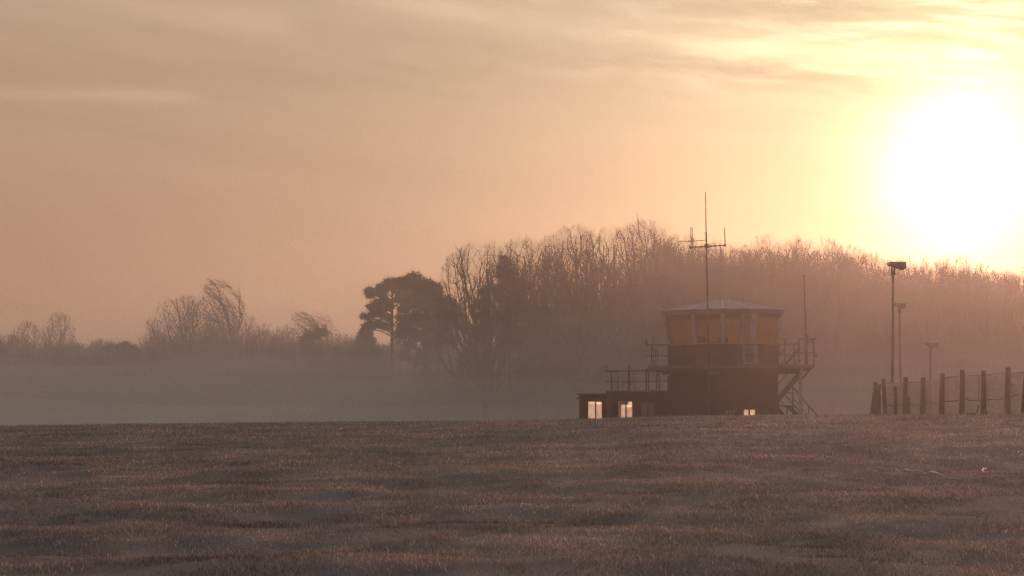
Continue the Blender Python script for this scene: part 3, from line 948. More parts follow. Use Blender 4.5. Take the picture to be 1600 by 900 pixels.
# ------------------------------------------------------------------ floodlights
def floodlight(px, pyt, D, head, label, pole_r, tilt_base=0.0):
    x0, x1, y0, y1 = head
    bx = P(px + tilt_base, 640, D).x
    zb_ = gz(bx, D) - 0.1
    t = thing("floodlight", (bx, D, zb_), label, "floodlight", "floodlights on tall poles by the fence")
    topp = P(px, y1 + 1.0, D)
    MB().tube([(bx, D, zb_), (bx * .5 + topp.x * .5, D, (zb_ + topp.z) / 2), topp], [pole_r * 1.15, pole_r, pole_r * 0.9], 8).build("pole", M_STEEL, t)
    a, b = P(x0, y0, D), P(x1, y1, D)
    wd = b.x - a.x; h = a.z - b.z
    prof = [(a.x, a.z - h * 0.10), (a.x + wd * .06, a.z), (b.x, a.z - h * .04), (b.x - wd * .03, b.z + h * .05), (b.x - wd * .2, b.z), (a.x + wd * .22, b.z + h * .45), (a.x + wd * .03, b.z + h * .50)]
    MB().prism(prof, D - 0.18, D + 0.18).build("lamp_housing", M_STEEL, t, bevel=0.01)
    br = MB()
    for dx_ in (-0.05, 0.05):
        br.box(topp.x + dx_ - .015, topp.x + dx_ + .015, D - .1, D + .1, topp.z - 0.16, b.z + h * 0.5)
    br.box(topp.x - .085, topp.x + .085, D - .08, D + .08, topp.z - 0.2, topp.z - 0.162)
    br.build("bracket", M_STEEL, t)
    gl = MB().prism([(b.x - 0.002, a.z - h * .12), (b.x + .01, a.z - h * .12), (b.x - wd * .03 + .012, b.z + h * .12), (b.x - wd * .03, b.z + h * .12)], D - .15, D + .15)
    gl.build("lens", M_GREY, t)
    return t


floodlight(1395.5, 422, 57.6, (1387.3, 1414.5, 409.3, 421.5), "tallest floodlight, on the straight pole rising from behind the fence posts", 0.052, -1.5)
floodlight(1405.5, 487, 78.0, (1397, 1414.5, 473.8, 482.2), "middle floodlight on a slightly bent pole just right of the tallest one", 0.052, 2.0)
floodlight(1453.8, 543, 92.0, (1448.3, 1465.5, 535.6, 543.0), "smallest and farthest floodlight, above the middle of the fence", 0.07, 0)

# ------------------------------------------------------------------ fence
FD = 57.0
posts_ = [(1380.5, 592, 1383.2, 4.6), (1415, 589, 1414, 5.4), (1442.6, 589.5, 1441.6, 5.4), (1472.5, 583.2, 1471, 5.4), (1503.6, 578, 1502.6, 5.2), (1537.2, 579, 1536.4, 5.4), (1575, 574, 1573.4, 5.6), (1604.5, 570, 1598.8, 5.8), (1640, 566, 1639, 5.8), (1678, 562, 1677, 6.0)]
fd = lambda px: 57.4 - (px - 1380) * 0.019
FE = thing("netting_fence", P(1500, 646, 55.5), "windbreak fence of dark timber posts with pale netting and sagging wires", "fence")
for i, (xt, yt, xb, wpx) in enumerate(posts_):
    D = fd(xt); a = P(xt, yt, D); b = P(xb, 647, D)
    g = gz(b.x, D) - 0.15
    b = Vector((b.x, D, g)); wm = wpx * 1.2 * D / F
    mb = MB(); q = []
    for p, k in ((b, 1.15), (a, 0.85)):
        for sx, sy in ((-1, -1), (1, -1), (1, 1), (-1, 1)): q.append(p + Vector((sx * wm / 2 * k, sy * wm / 2 * k, 0)))
    mb.hexa(q); mb.build("post", M_POST, FE, bevel=0.012)
# leaning end brace and stump behind it
a, b = P(1368, 597, 57.6), P(1363.5, 648, 57.6); b.z = gz(b.x, 57.6) - .15
MB().bar(b, a, 0.27, 0.2, 0.62).build("brace_post", M_POST, FE, bevel=0.01)
a, b = P(1374.5, 601, 58.6), P(1369, 648, 58.2); b.z = gz(b.x, 58.2) - .15
MB().bar(b, a, 0.14, 0.12, 0.8).build("brace_post", M_POST, FE)
a, b = P(1373, 616, 57.2), P(1372.5, 648, 57.2); b.z = gz(b.x, 57.2) - .15
MB().bar(b, a, 0.2, 0.16, 0.9).build("brace_post", M_POST, FE)
topw = [(1380, 598.5), (1392, 598.5), (1414, 598.6), (1424, 597.5), (1442, 597), (1448, 595.5), (1458, 595), (1472, 590.5), (1480, 589.5), (1490, 588.5), (1503, 587), (1508, 585.8), (1520, 586.8), (1532, 586.2), (1545, 585.3), (1560, 583.6), (1575, 582.6), (1584, 582.4), (1600, 582), (1640, 579), (1680, 576)]
midw = [(1380, 633), (1395, 633.5), (1418, 632.5), (1435, 633), (1442, 632.5), (1451, 630), (1462, 629.5), (1472, 628), (1480, 627.2), (1492, 626.8), (1500, 625), (1509, 623.8), (1518, 626), (1526, 625.8), (1534, 627), (1545, 624.6), (1560, 623.8), (1575, 622.4), (1585, 617.8), (1600, 614), (1640, 610), (1680, 606)]
MB().tube([P(x, y, fd(x) + .14) for x, y in topw], 0.012, 5).build("top_wire", M_WIRE, FE)
# knotted edge of the netting on the top wire
rr = random.Random(4)
kp, kr = [], []
for x in np.arange(1381, 1680, 0.9):
    y = float(np.interp(x, [p[0] for p in topw], [p[1] for p in topw]))
    c = P(x, y, fd(x) + .15); kp.append((c.x, c.y, c.z + rr.uniform(-.03, .006))); kr.append(rr.choice([.008, .010, .022, .030]))
MB().tube(kp, kr, 5).build("net_edge", M_WIRE, FE)
MB().tube([P(x, y, fd(x) + .13) for x, y in midw], 0.014, 5).build("middle_wire", M_WIRE, FE)
nt_ = MB()
xsn = np.arange(1380, 1681, 6.0)
for k in range(44):
    pts = []
    t = (k + 0.5) / 44
    for x in xsn:
        D = fd(x); yt = float(np.interp(x, [p[0] for p in topw], [p[1] for p in topw]))
        zt = P(x, yt, D).z; X = P(x, yt, D).x
        zg = gz(X, D) + 0.02
        wv = 0.012 * math.sin(x * .31 + k * .7) + 0.01 * math.sin(x * .11 + k)
        pts.append((X, D + .16 + .02 * math.sin(x * .2), zg + (zt - zg) * t + wv))
    nt_.tube(pts, 0.014, 3, cap=False)
for x in np.arange(1380.5, 1680, 1.9):
    D = fd(x); yt = float(np.interp(x, [p[0] for p in topw], [p[1] for p in topw])); a = P(x, yt, D)
    nt_.tube([(a.x, D + .16, gz(a.x, D)), (a.x + .02, D + .17, a.z * .5 + gz(a.x, D) * .5), (a.x, D + .16, a.z)], 0.010, 3, cap=False)
nt_.build("netting", M_NET, FE)
MB().tube([P(1530.3, 587, fd(1530)), P(1528.6, 627, fd(1530))], .013, 5).tube([P(1528.4, 633, fd(1530)), P(1527, 646, fd(1530))], .03, 5).build("stake", M_STEEL, FE)

jb = thing("junction_box", P(1402, 648, 57.2), "dark cable junction box on a short post with crossbar beside the tallest floodlight", "junction box")
zg_ = gz(P(1402, 648, 57.2).x, 57.2) - .1
q0, q1 = P(1398.8, 603, 57.1), P(1398.8, 648, 57.1)
MB().box(q0.x - .06, q0.x + .06, 57.05, 57.15, zg_, q0.z).build("post", M_POST, jb)
c = P(1396, 607, 57.0)
MB().box(P(1391.5, 0, 57).x, P(1402.3, 0, 57).x, 56.98, 57.04, c.z - .03, c.z + .02).build("crossbar", M_STEEL, jb)
MB().box(P(1397.8, 0, 57).x, P(1405.6, 0, 57).x, 56.75, 56.97, zg_, P(0, 620, 57).z).build("box", M_POST, jb, bevel=.01)

# timber offcut lying at the foot of the fence
x0_, x1_ = P(1506, 646, 55.0).x, P(1523, 646, 55.0).x
tb = MB().bar((x0_, 54.6, gz(x0_, 54.6) + .05), (x1_, 54.9, gz(x1_, 54.9) + .05), .12, .10).build("timber_offcut", M_POST)
tag(tb, "short dark timber lying on the grass between two fence posts", "timber")

# hose on the grass
def ground_hit(px, py):
    for D in np.arange(14, 60, 0.05):
        p = P(px, py, D)
        if p.z <= gz(p.x, D) + 0.03: return p
    return P(px, py, 40)
hp = [(1370, 731.8), (1385, 733), (1400, 734), (1420, 735.5), (1440, 738.2), (1452, 739.5), (1462, 741.8), (1470, 744.8), (1477, 747.6), (1490, 748.3), (1510, 747.2), (1530, 746), (1550, 745), (1571, 744.6)]
pts = [ground_hit(*p) for p in hp]
def lift(pts, h): return [Vector((p.x, p.y, gz(p.x, p.y) + h(i))) for i, p in enumerate(pts)]
def dense(pts, n=4):
    out = []
    for a, b in zip(pts[:-1], pts[1:]):
        for k in range(n): out.append(a.lerp(b, k / n))
    return out + [pts[-1]]
P1 = dense(pts)
hs = MB().tube(lift(P1, lambda i: 0.062 if 20 < i < 33 else (0.034 + 0.012 * math.sin(i * 1.3))), 0.012, 8).build("hose", M_HOSE, smooth=True)
tag(hs, "long pale frosted hose snaking over the grass", "hose")
P2 = dense([ground_hit(*p) for p in ((1541, 735), (1537, 736.5), (1535, 739), (1536, 741), (1539.5, 742.4))])
hs = MB().tube(lift(P2, lambda i: 0.07), 0.012, 8).build("hose", M_HOSE, smooth=True)
tag(hs, "short curled loop of pale hose showing above the grass", "hose")

# ------------------------------------------------------------------ trees
def unit(v): return v / np.maximum(np.linalg.norm(v, axis=-1, keepdims=True), 1e-9)


def chains_mesh(chains, sides):
    """(N,k,3) centre lines with (N,k) radii to tubes"""
    Vs, Fs, off = [], [], 0
    for (C, R), ns in zip(chains, sides):
        N, k, _ = C.shape
        d = np.empty_like(C); d[:, 1:-1] = C[:, 2:] - C[:, :-2]; d[:, 0] = C[:, 1] - C[:, 0]; d[:, -1] = C[:, -1] - C[:, -2]
        d = unit(d)
        ref = np.where(np.abs(d[:, :1, 2:3]) > 0.8, np.array([1.0, 0.13, 0.0]), np.array([0.1, 0.05, 1.0]))
        ref = np.broadcast_to(ref, d.shape)
        s = unit(np.cross(d, ref)); u_ = np.cross(d, s)
        a = np.arange(ns) * 2 * np.pi / ns
        ringv = C[:, :, None, :] + R[:, :, None, None] * (s[:, :, None, :] * np.cos(a)[None, None, :, None] + u_[:, :, None, :] * np.sin(a)[None, None, :, None])
        Vs.append(ringv.reshape(-1, 3))
        n_i, k_i, s_i = np.meshgrid(np.arange(N), np.arange(k - 1), np.arange(ns), indexing='ij')
        b0 = off + (n_i * k + k_i) * ns
        s2 = (s_i + 1) % ns
        Fs.append(np.stack([b0 + s_i, b0 + s2, b0 + ns + s2, b0 + ns + s_i], -1).reshape(-1, 4))
        off += N * k * ns
    return np.concatenate(Vs), np.concatenate(Fs)


class Env:
    """crown envelope: ellipsoid with an uneven surface"""
    def __init__(s, a, b, cz, lump, rg):
        s.a, s.b, s.cz, s.lump = a, b, cz, lump
        s.ph = rg.uniform(0, 6.28, 6)
    def exit(s, p, d):
        sc_ = np.array([s.a, s.a, s.b]) * 1.07
        q = (p - np.array([0, 0, s.cz])) / sc_; e = d / sc_
        A = (e * e).sum(-1); B = (q * e).sum(-1); C_ = (q * q).sum(-1) - 1
        disc = np.maximum(B * B - A * C_, 0)
        t = np.maximum((-B + np.sqrt(disc)) / A, 0.0)
        end = p + d * t[..., None]
        azm = np.arctan2(end[..., 1], end[..., 0]); zz = end[..., 2] / s.b
        l = 1 + s.lump * (np.sin(3 * azm + s.ph[0] + zz * 2) * 0.5 + np.sin(5 * azm + s.ph[1] - 3 * zz) * 0.35 + np.sin(4 * zz + s.ph[2]) * 0.3)
        return np.where(C_ > 0, 0.0, t) * l


def grow(parent, m, t0, t1, ang, lf, lmax, k, rfac, rmin, env, rg, up=0.25, wig=0.06, wind=None, lmin=0.2, rtip=0.35):
    PC, PR = parent
    N, pk, _ = PC.shape
    n = N * m
    idx = np.repeat(np.arange(N), m)
    t = np.tile(np.linspace(0, 1, m + 1)[:-1], N) + rg.uniform(0, 1.0 / m, n)
    t = t0 + (t1 - t0) * t
    f = t * (pk - 1); i0 = np.clip(f.astype(int), 0, pk - 2); fr = (f - i0)[:, None]
    a, b = PC[idx, i0], PC[idx, i0 + 1]
    pos = a * (1 - fr) + b * fr
    pr = PR[idx, i0] * (1 - fr[:, 0]) + PR[idx, i0 + 1] * fr[:, 0]
    d = unit(b - a)
    rnd = unit(rg.normal(size=(n, 3)))
    s = unit(np.cross(d, rnd))
    # spread azimuth regularly for the first levels
    th_ = np.radians(rg.uniform(ang[0], ang[1], n))[:, None]
    dirn = unit(d * np.cos(th_) + s * np.sin(th_) + np.array([0, 0, up * 0.5]))
    ex = env.exit(pos, dirn)
    L = np.clip(ex * rg.uniform(lf[0], lf[1], n), lmin * 0.6, lmax * rg.uniform(0.55, 1.0, n))
    sp = np.linspace(0, 1, k)
    C = pos[:, None, :] + dirn[:, None, :] * (sp[None, :, None] * L[:, None, None])
    C[:, :, 2] += (sp ** 2)[None, :] * (L * up)[:, None]
    w = np.cumsum(rg.normal(size=(n, k, 3)), axis=1) * (wig * L[:, None, None] / math.sqrt(k))
    w -= w[:, :1]
    C += w
    if wind is not None:
        C += np.array(wind)[None, None, :] * (sp ** 2)[None, :, None] * L[:, None, None]
    Q = (C - np.array([0, 0, env.cz])) / np.array([env.a, env.a, env.b])
    qn = (np.hypot(Q[..., 0], Q[..., 1]) ** 2.7 + np.abs(Q[..., 2]) ** 2.7)[..., None] ** (1 / 2.7)
    lim = 1.0 + rg.normal(size=(n, 1, 1)) * 0.035
    bad = (qn > lim)[..., 0] & (C[:, :, 2] > env.cz - env.b * 0.5)
    bad[:, 0] = False
    first = np.where(bad.any(1), bad.argmax(1), k)
    fk = np.clip((first - 0.6) / (k - 1), 0.03, 1.0)[:, None, None]
    C = C[:, :1] + (C - C[:, :1]) * fk
    r0 = np.maximum(np.minimum(pr * 0.85, pr * rfac + 0 * pr), rmin)
    r1 = np.maximum(r0 * rtip, rmin * 0.45)
    R = r0[:, None] * (1 - sp)[None, :] + r1[:, None] * sp[None, :]
    return C, R


TREE_H = 20.0


def needles(centres, per, ln, wd, rg, flat=0.7, upb=0.3):
    n = len(centres) * per
    c = np.repeat(centres, per, 0)
    d = rg.normal(size=(n, 3)); d[:, 2] = d[:, 2] * flat + upb; d = unit(d)
    o = unit(rg.normal(size=(n, 3)))
    s = unit(np.cross(d, o)) * (wd * rg.uniform(0.6, 1.3, n))[:, None]
    base = c + rg.normal(size=(n, 3)) * ln * 0.25
    tip = base + d * (ln * rg.uniform(0.5, 1.2, n))[:, None]
    Vv = np.stack([base - s, base + s, tip], 1).reshape(-1, 3)
    return Vv, np.arange(n * 3).reshape(-1, 3)


def new_obj(name, me, parent=None):
    o = bpy.data.objects.new(name, me); COL.objects.link(o)
    if parent is not None: o.parent = parent
    return o


def bare_proto(seed, style="fan"):
    rg = np.random.default_rng(seed)
    H = TREE_H
    k = 9
    wind = None
    if style == "fan":        # broad crown on limbs fanning from a short trunk
        a, b, cz, ht, r0, N1, z0, z1, lat0, cu = 6.6, 8.0, 12.0, 9.6, 0.44, 19, 3.0, 9.2, -18, 0.46
        lump = 0.10
    elif style == "tall":     # woodland tree, forked high
        a, b, cz, ht, r0, N1, z0, z1, lat0, cu = 5.2, 8.4, 11.6, 10.5, 0.36, 16, 3.4, 10.2, -16, 0.50
        lump = 0.13
    elif style == "wind":
        a, b, cz, ht, r0, N1, z0, z1, lat0, cu = 4.8, 8.0, 12.0, 16.5, 0.30, 11, 4.0, 16.0, -40, 0.30
        lump = 0.22; wind = (-0.35, 0, -0.06)
    elif style == "round":    # small round dense crown
        a, b, cz, ht, r0, N1, z0, z1, lat0, cu = 6.0, 8.4, 11.6, 14.5, 0.40, 18, 3.5, 14.0, -50, 0.15
        lump = 0.14
    trunk = np.zeros((1, k, 3)); s = np.linspace(0, 1, k)
    trunk[0, :, 2] = s * ht - 0.3
    trunk[0, :, 0] = np.cumsum(rg.normal(size=k)) * 0.12; trunk[0, :, 1] = np.cumsum(rg.normal(size=k)) * 0.12
    trunk[0, :, :2] -= trunk[0, :1, :2]
    R0 = (r0 * (1 - 0.62 * s) + 0.10 * np.exp(-s * 14))[None, :]
    env = Env(a, b, cz, lump, rg)
    T = (trunk, R0)
    # limbs: curved from the trunk to points spread over the crown's surface
    lat = np.degrees(np.arcsin(np.linspace(math.sin(math.radians(lat0)), 0.985, N1))) + rg.uniform(-5, 5, N1)
    lon = np.arange(N1) * 2.399 + rg.uniform(-0.35, 0.35, N1) + seed
    la = np.radians(np.minimum(lat, 88))
    rr_ = 1 + lump * (np.sin(lon * 3 + seed) * 0.7 + rg.uniform(-1, 1, N1) * 0.6)
    co_, si_ = np.abs(np.cos(la)) ** 0.72, np.sign(np.sin(la)) * np.abs(np.sin(la)) ** 0.8
    end = np.stack([a * co_ * np.cos(lon) * rr_, a * co_ * np.sin(lon) * rr_, cz + b * si_ * (0.5 + 0.5 * rr_)], 1)
    end = end * 0.96
    end[:, 2] = np.minimum(end[:, 2], cz + b * 0.95)
    zst = z0 + (z1 - z0) * np.clip((lat - lat0) / (88 - lat0), 0, 1) ** 1.3 * rg.uniform(0.75, 1.0, N1)
    zst = np.minimum(zst, ht - 0.4)
    ft = (zst + 0.3) / ht * (k - 1); i0 = np.clip(ft.astype(int), 0, k - 2); fr = (ft - i0)[:, None]
    st = trunk[0, i0] * (1 - fr) + trunk[0, i0 + 1] * fr
    hx = end - st
    ctrl = st + hx * np.array([0.56, 0.56, cu]) + rg.normal(size=(N1, 3)) * 0.5
    q = np.linspace(0, 1, 10)[None, :, None]
    C1 = st[:, None] * (1 - q) ** 2 + 2 * ctrl[:, None] * q * (1 - q) + end[:, None] * q * q
    w = np.cumsum(rg.normal(size=C1.shape), axis=1) * 0.14; w -= w[:, :1]; C1 = C1 + w
    ln = np.linalg.norm(hx, axis=1)
    rl = np.clip(0.023 * ln, 0.08, 0.25)[:, None] * (1 - q[:, :, 0]) ** 0.8 + 0.028
    L1 = (C1, rl)
    L1b = grow(L1, 3, 0.12, 0.75, (18, 42), (0.75, 1.0), 8.0, 8, 0.62, 0.045, env, rg, 0.20, 0.10, wind, 1.0, 0.3)
    LL = (np.concatenate([C1[:, ::1][:, np.linspace(0, 9, 8).astype(int)], L1b[0]]), np.concatenate([rl[:, np.linspace(0, 9, 8).astype(int)], L1b[1]]))
    L2 = grow(LL, 5, 0.25, 1.0, (22, 60), (0.8, 1.0), 4.2, 5, 0.55, 0.024, env, rg, 0.10, 0.12, wind, 0.7, 0.3)
    L3 = grow(L2, 4, 0.20, 1.0, (22, 58), (0.7, 1.1), 1.9, 4, 0.6, 0.015, env, rg, 0.10, 0.12, wind, 0.5, 0.4)
    L4 = grow(L3, 4, 0.25, 1.0, (22, 60), (0.7, 1.2), 0.95, 3, 0.6, 0.0105, env, rg, 0.08, 0.10, wind, 0.4, 0.4)
    L4b = grow(LL, 4, 0.35, 1.0, (30, 65), (0.4, 1.0), 1.3, 3, 0.5, 0.013, env, rg, 0.15, 0.10, wind, 0.4, 0.4)
    if wind:              # the whole top blown over to one side
        for ch in (T, L1, L1b, L2, L3, L4, L4b):
            zz = np.clip((ch[0][:, :, 2] - 8.0) / 12.0, 0, 1.2)
            ch[0][:, :, 0] += 1.4 * np.clip(ch[0][:, :, 2] / 14.0, 0, 1) - 3.4 * zz ** 1.8
            ch[0][:, :, 2] -= 0.5 * zz ** 2.5
    tv, tf = chains_mesh([T, L1, L1b], [8, 5, 4])
    cv, cf = chains_mesh([L2, L3, L4, L4b], [4, 3, 3, 3])
    return (raw_mesh("trunk", tv, tf, M_BARK), raw_mesh("crown", cv, cf, M_TWIG), max(a, 1), H)


def shrub_proto(seed, a=5.0, h=8.0):
    rg = np.random.default_rng(seed)
    n = 16
    az_ = rg.uniform(0, 6.28, n); tl = np.radians(rg.uniform(4, 62, n))
    d = np.stack([np.cos(az_) * np.sin(tl), np.sin(az_) * np.sin(tl), np.cos(tl)], 1)
    env = Env(a, h * 0.72, h * 0.3, 0.2, rg)
    p0 = np.zeros((n, 3)); p0[:, :2] = rg.normal(size=(n, 2)) * a * 0.3
    ex = env.exit(p0, d) * rg.uniform(0.8, 1.0, n)
    sp = np.linspace(0, 1, 6)
    C = p0[:, None, :] + d[:, None, :] * (sp[None, :, None] * ex[:, None, None])
    w = np.cumsum(rg.normal(size=C.shape), axis=1) * 0.12; C += w - w[:, :1]
    R = np.broadcast_to((0.08 * (1 - sp) + 0.02)[None, :], (n, 6)).copy()
    S = (C, R)
    L2 = grow(S, 10, 0.1, 1.0, (20, 60), (0.6, 1.0), 3.2, 5, 0.6, 0.022, env, rg, 0.15, 0.12, None, 0.6, 0.4)
    L3 = grow(L2, 8, 0.1, 1.0, (20, 60), (0.5, 1.0), 1.6, 3, 0.6, 0.016, env, rg, 0.15, 0.12, None, 0.5, 0.4)
    L4 = grow(L3, 6, 0.1, 1.0, (20, 60), (0.5, 1.0), 0.9, 3, 0.6, 0.012, env, rg, 0.15, 0.12, None, 0.4, 0.4)
    v, f = chains_mesh([S, L2, L3, L4], [5, 3, 3, 3])
    return raw_mesh("shrub", v, f, M_TWIG), a, h


FAN = [bare_proto(s, "fan") for s in (3, 8, 14)]
TALL = [bare_proto(s, "tall") for s in (21, 22, 23, 24)]
ROUND = [bare_proto(s, "round") for s in (31, 32)]
WINDY = [bare_proto(s, "wind") for s in (41, 43)]
SHR = [shrub_proto(s) for s in (51, 52, 53)]
KINDS = {"fan": FAN, "tall": TALL, "round": ROUND, "wind": WINDY}


def ivy_mesh(seed, h0, h1, rad_, n=900, lean=0.0):
    rg = np.random.default_rng(seed)
    t = rg.random(n)
    z = h0 + (h1 - h0) * t
    rr_ = rad_ * (0.45 + 0.55 * np.sin(np.pi * np.clip(t * 1.02, 0, 1)) ** 0.6) * (0.75 + 0.5 * vnoise(t * 7 + seed, t * 3, seed) + 0.25)
    a = rg.uniform(0, 6.28, n); q = np.sqrt(rg.random(n))
    c = np.stack([np.cos(a) * rr_ * q, np.sin(a) * rr_ * q, z], 1)
    Vv, Ff = needles(c, 9, 0.42, 0.10, rg, 1.0, 0.0)
    return raw_mesh("ivy", Vv, Ff, M_EVER)


def place_tree(kind, i, px, pyt, hw, D, label, group=None, rz=None, name="bare_tree", cat="tree", ivy=None):
    tm, cm, a, H = KINDS[kind][i % len(KINDS[kind])]
    base = P(px, 640, D); z = gz(base.x, D) - 0.3
    top = P(px, pyt, D)
    sz = (top.z - z) / (H + 0.4)
    sx = hw * D / F / a
    r = bpy.data.objects.new(name, None); COL.objects.link(r)
    r.location = (base.x, D, z); r.scale = (sx, sx, sz)
    r.rotation_euler = (0, 0, rz if rz is not None else random.uniform(0, 6.28))
    tag(r, label, cat, group)
    new_obj("trunk", tm, r); new_obj("crown", cm, r)
    if ivy: new_obj("ivy", ivy_mesh(*ivy), r)
    return r


WG = "bare trees along the front of the wood"
front = [
 ("fan", 0, 756, 374, 84, 150, "broad fan-shaped bare tree forming the left end of the wood", None),
 ("tall", 0, 822, 366, 71, 160, "bare tree just right of the dark conifer, its slim limbs touching the broad fan tree", (5, 0.5, 9.5, 0.9)),
 ("fan", 2, 864, 362, 66, 168, "bare tree filling the gap between the dark conifer and the thick dividing trunk", None),
 ("fan", 1, 905, 348, 75, 152, "tall bare tree with thick dividing trunk left of the ivy-clad trunk", (6, 0.5, 9.5, 1.1)),
 ("tall", 1, 948, 351, 71, 155, "bare tree with a massive ivy-clad trunk standing left of the tower balcony", (7, 1.0, 12.0, 1.9)),
 ("tall", 2, 1012, 339, 77, 160, "tallest bare tree of the wood, domed crown just left of the antenna mast", None),
 ("tall", 3, 1064, 362, 55, 166, "narrow bare tree directly left of the antenna mast top", (8, 2.0, 17.0, 2.6)),
 ("tall", 0, 1118, 371, 62, 164, "bare tree whose crown shows behind the crossed antenna arms", None),
 ("tall", 1, 1156, 377, 55, 158, "bare tree above the right half of the cab roof", (9, 1.0, 10.0, 1.5)),
 ("fan", 2, 1200, 362, 61, 156, "bare tree with rounded crown above the right corner of the cab roof", None),
 ("tall", 2, 1246, 366, 64, 160, "bare tree rising behind the thin whip antenna", None),
 ("tall", 3, 1288, 368, 64, 158, "bare tree just right of the thin whip antenna", None),
 ("fan", 0, 1330, 376, 56, 160, "bare tree midway between the whip antenna and the tallest floodlight", None),
 ("tall", 1, 1370, 390, 58, 160, "bare tree directly left of the tallest floodlight head", None),
 ("tall", 2, 1412, 399, 55, 162, "bare tree directly behind the tallest floodlight head", None),
 ("tall", 0, 1452, 400, 58, 160, "bare tree above the farthest floodlight, below the sun", None),
 ("fan", 1, 1494, 394, 56, 162, "rounded bare tree standing highest under the glare of the sun", None),
 ("tall", 3, 1534, 407, 55, 160, "bare tree right of the rounded one under the sun's glare", None),
 ("tall", 1, 1568, 417, 49, 163, "low crowned bare tree third from the right edge of the photo", None),
 ("fan", 2, 1602, 413, 48, 160, "bare tree cut by the right edge of the photo", None),
]
for kd, i, px, py, hw, D, lab, ivy in front:
    place_tree(kd, i, px, py, hw, D, lab, WG, ivy=ivy)
for px, py in ((1650, 418), (1700, 425)):
    place_tree("tall", random.randrange(4), px, py, 42, 160, "bare tree of the wood just beyond the right edge of the photo", "bare trees past the right edge")
# rows behind, seen as a tangle between the front crowns
prof = [(700, 430), (740, 395), (800, 378), (900, 362), (1000, 352), (1060, 368), (1150, 378), (1250, 374), (1320, 382), (1380, 402), (1500, 402), (1580, 420), (1720, 428)]
rr = random.Random(9)
for row, (D, step, drop) in enumerate(((174, 48, 3), (186, 48, 6), (200, 52, 12))):
    px = (1070 if row == 0 else 1000) + row * 11
    while px < 1720:
        py = float(np.interp(px, [p[0] for p in prof], [p[1] for p in prof])) + drop + rr.uniform(-5, 12)
        place_tree(rr.choice(["tall", "fan"]), rr.randrange(4), px, py, rr.uniform(60, 78), D + rr.uniform(-5, 5),
                   "bare tree in the rows behind, glimpsed as twigs between the front crowns of the wood", "bare trees in the back rows of the wood")
        px += step * rr.uniform(0.8, 1.2)

# left-hand skyline trees
left = [
 ("round", 0, 4, 520, 36, 190, "pale bare tree cut by the left edge of the photo"),
 ("round", 1, 38, 499, 31, 188, "round bare tree left of the densest one near the left edge"),
 ("round", 0, 87, 486, 32, 184, "darkest, densest round bare tree near the left edge"),
 ("tall", 2, 158, 526, 31, 196, "low wispy bare tree alone between the left edge group and the tall pair"),
 ("fan", 2, 125, 534, 29, 200, "faint low bare tree beside the densest one near the left edge"),
 ("fan", 0, 292, 458, 68, 194, "broad bare tree touching the left side of the windswept one"),
 ("fan", 1, 240, 515, 36, 198, "low bare tree at the left foot of the broad one"),
 ("wind", 0, 352, 424, 39, 190, "tallest bare tree on the left, its crown blown over to the left"),
 ("tall", 3, 386, 490, 24, 196, "slim bare tree tucked against the right side of the windswept one"),
 ("tall", 1, 412, 500, 24, 198, "small bare tree second to the right of the windswept one"),
 ("tall", 0, 441, 504, 26, 196, "small bare tree midway between the two windswept ones"),
 ("wind", 1, 500, 472, 48, 192, "smaller windswept bare tree left of the pines"),
 ("fan", 0, 542, 520, 31, 200, "low bare tree between the smaller windswept one and the pines"),
]
for kd, i, px, py, hw, D, lab in left:
    place_tree(kd, i, px, py, hw, D, lab, "bare trees on the left skyline", rz=(random.uniform(-0.3, 0.3) if kd == "wind" else None))


for k_ in range(22):
    px_ = -30 + k_ * 28 + random.uniform(-8, 8)
    place_tree(random.choice(["fan", "tall", "round"]), random.randrange(4), px_, float(np.interp(px_, [0, 130, 200, 260, 420, 520, 600], [522, 530, 540, 512, 512, 516, 532])) + random.uniform(-6, 8),
               random.uniform(20, 32), random.uniform(196, 206), "small bare tree among the many standing along the back of the left hedge line", "small bare trees behind the left hedge line")


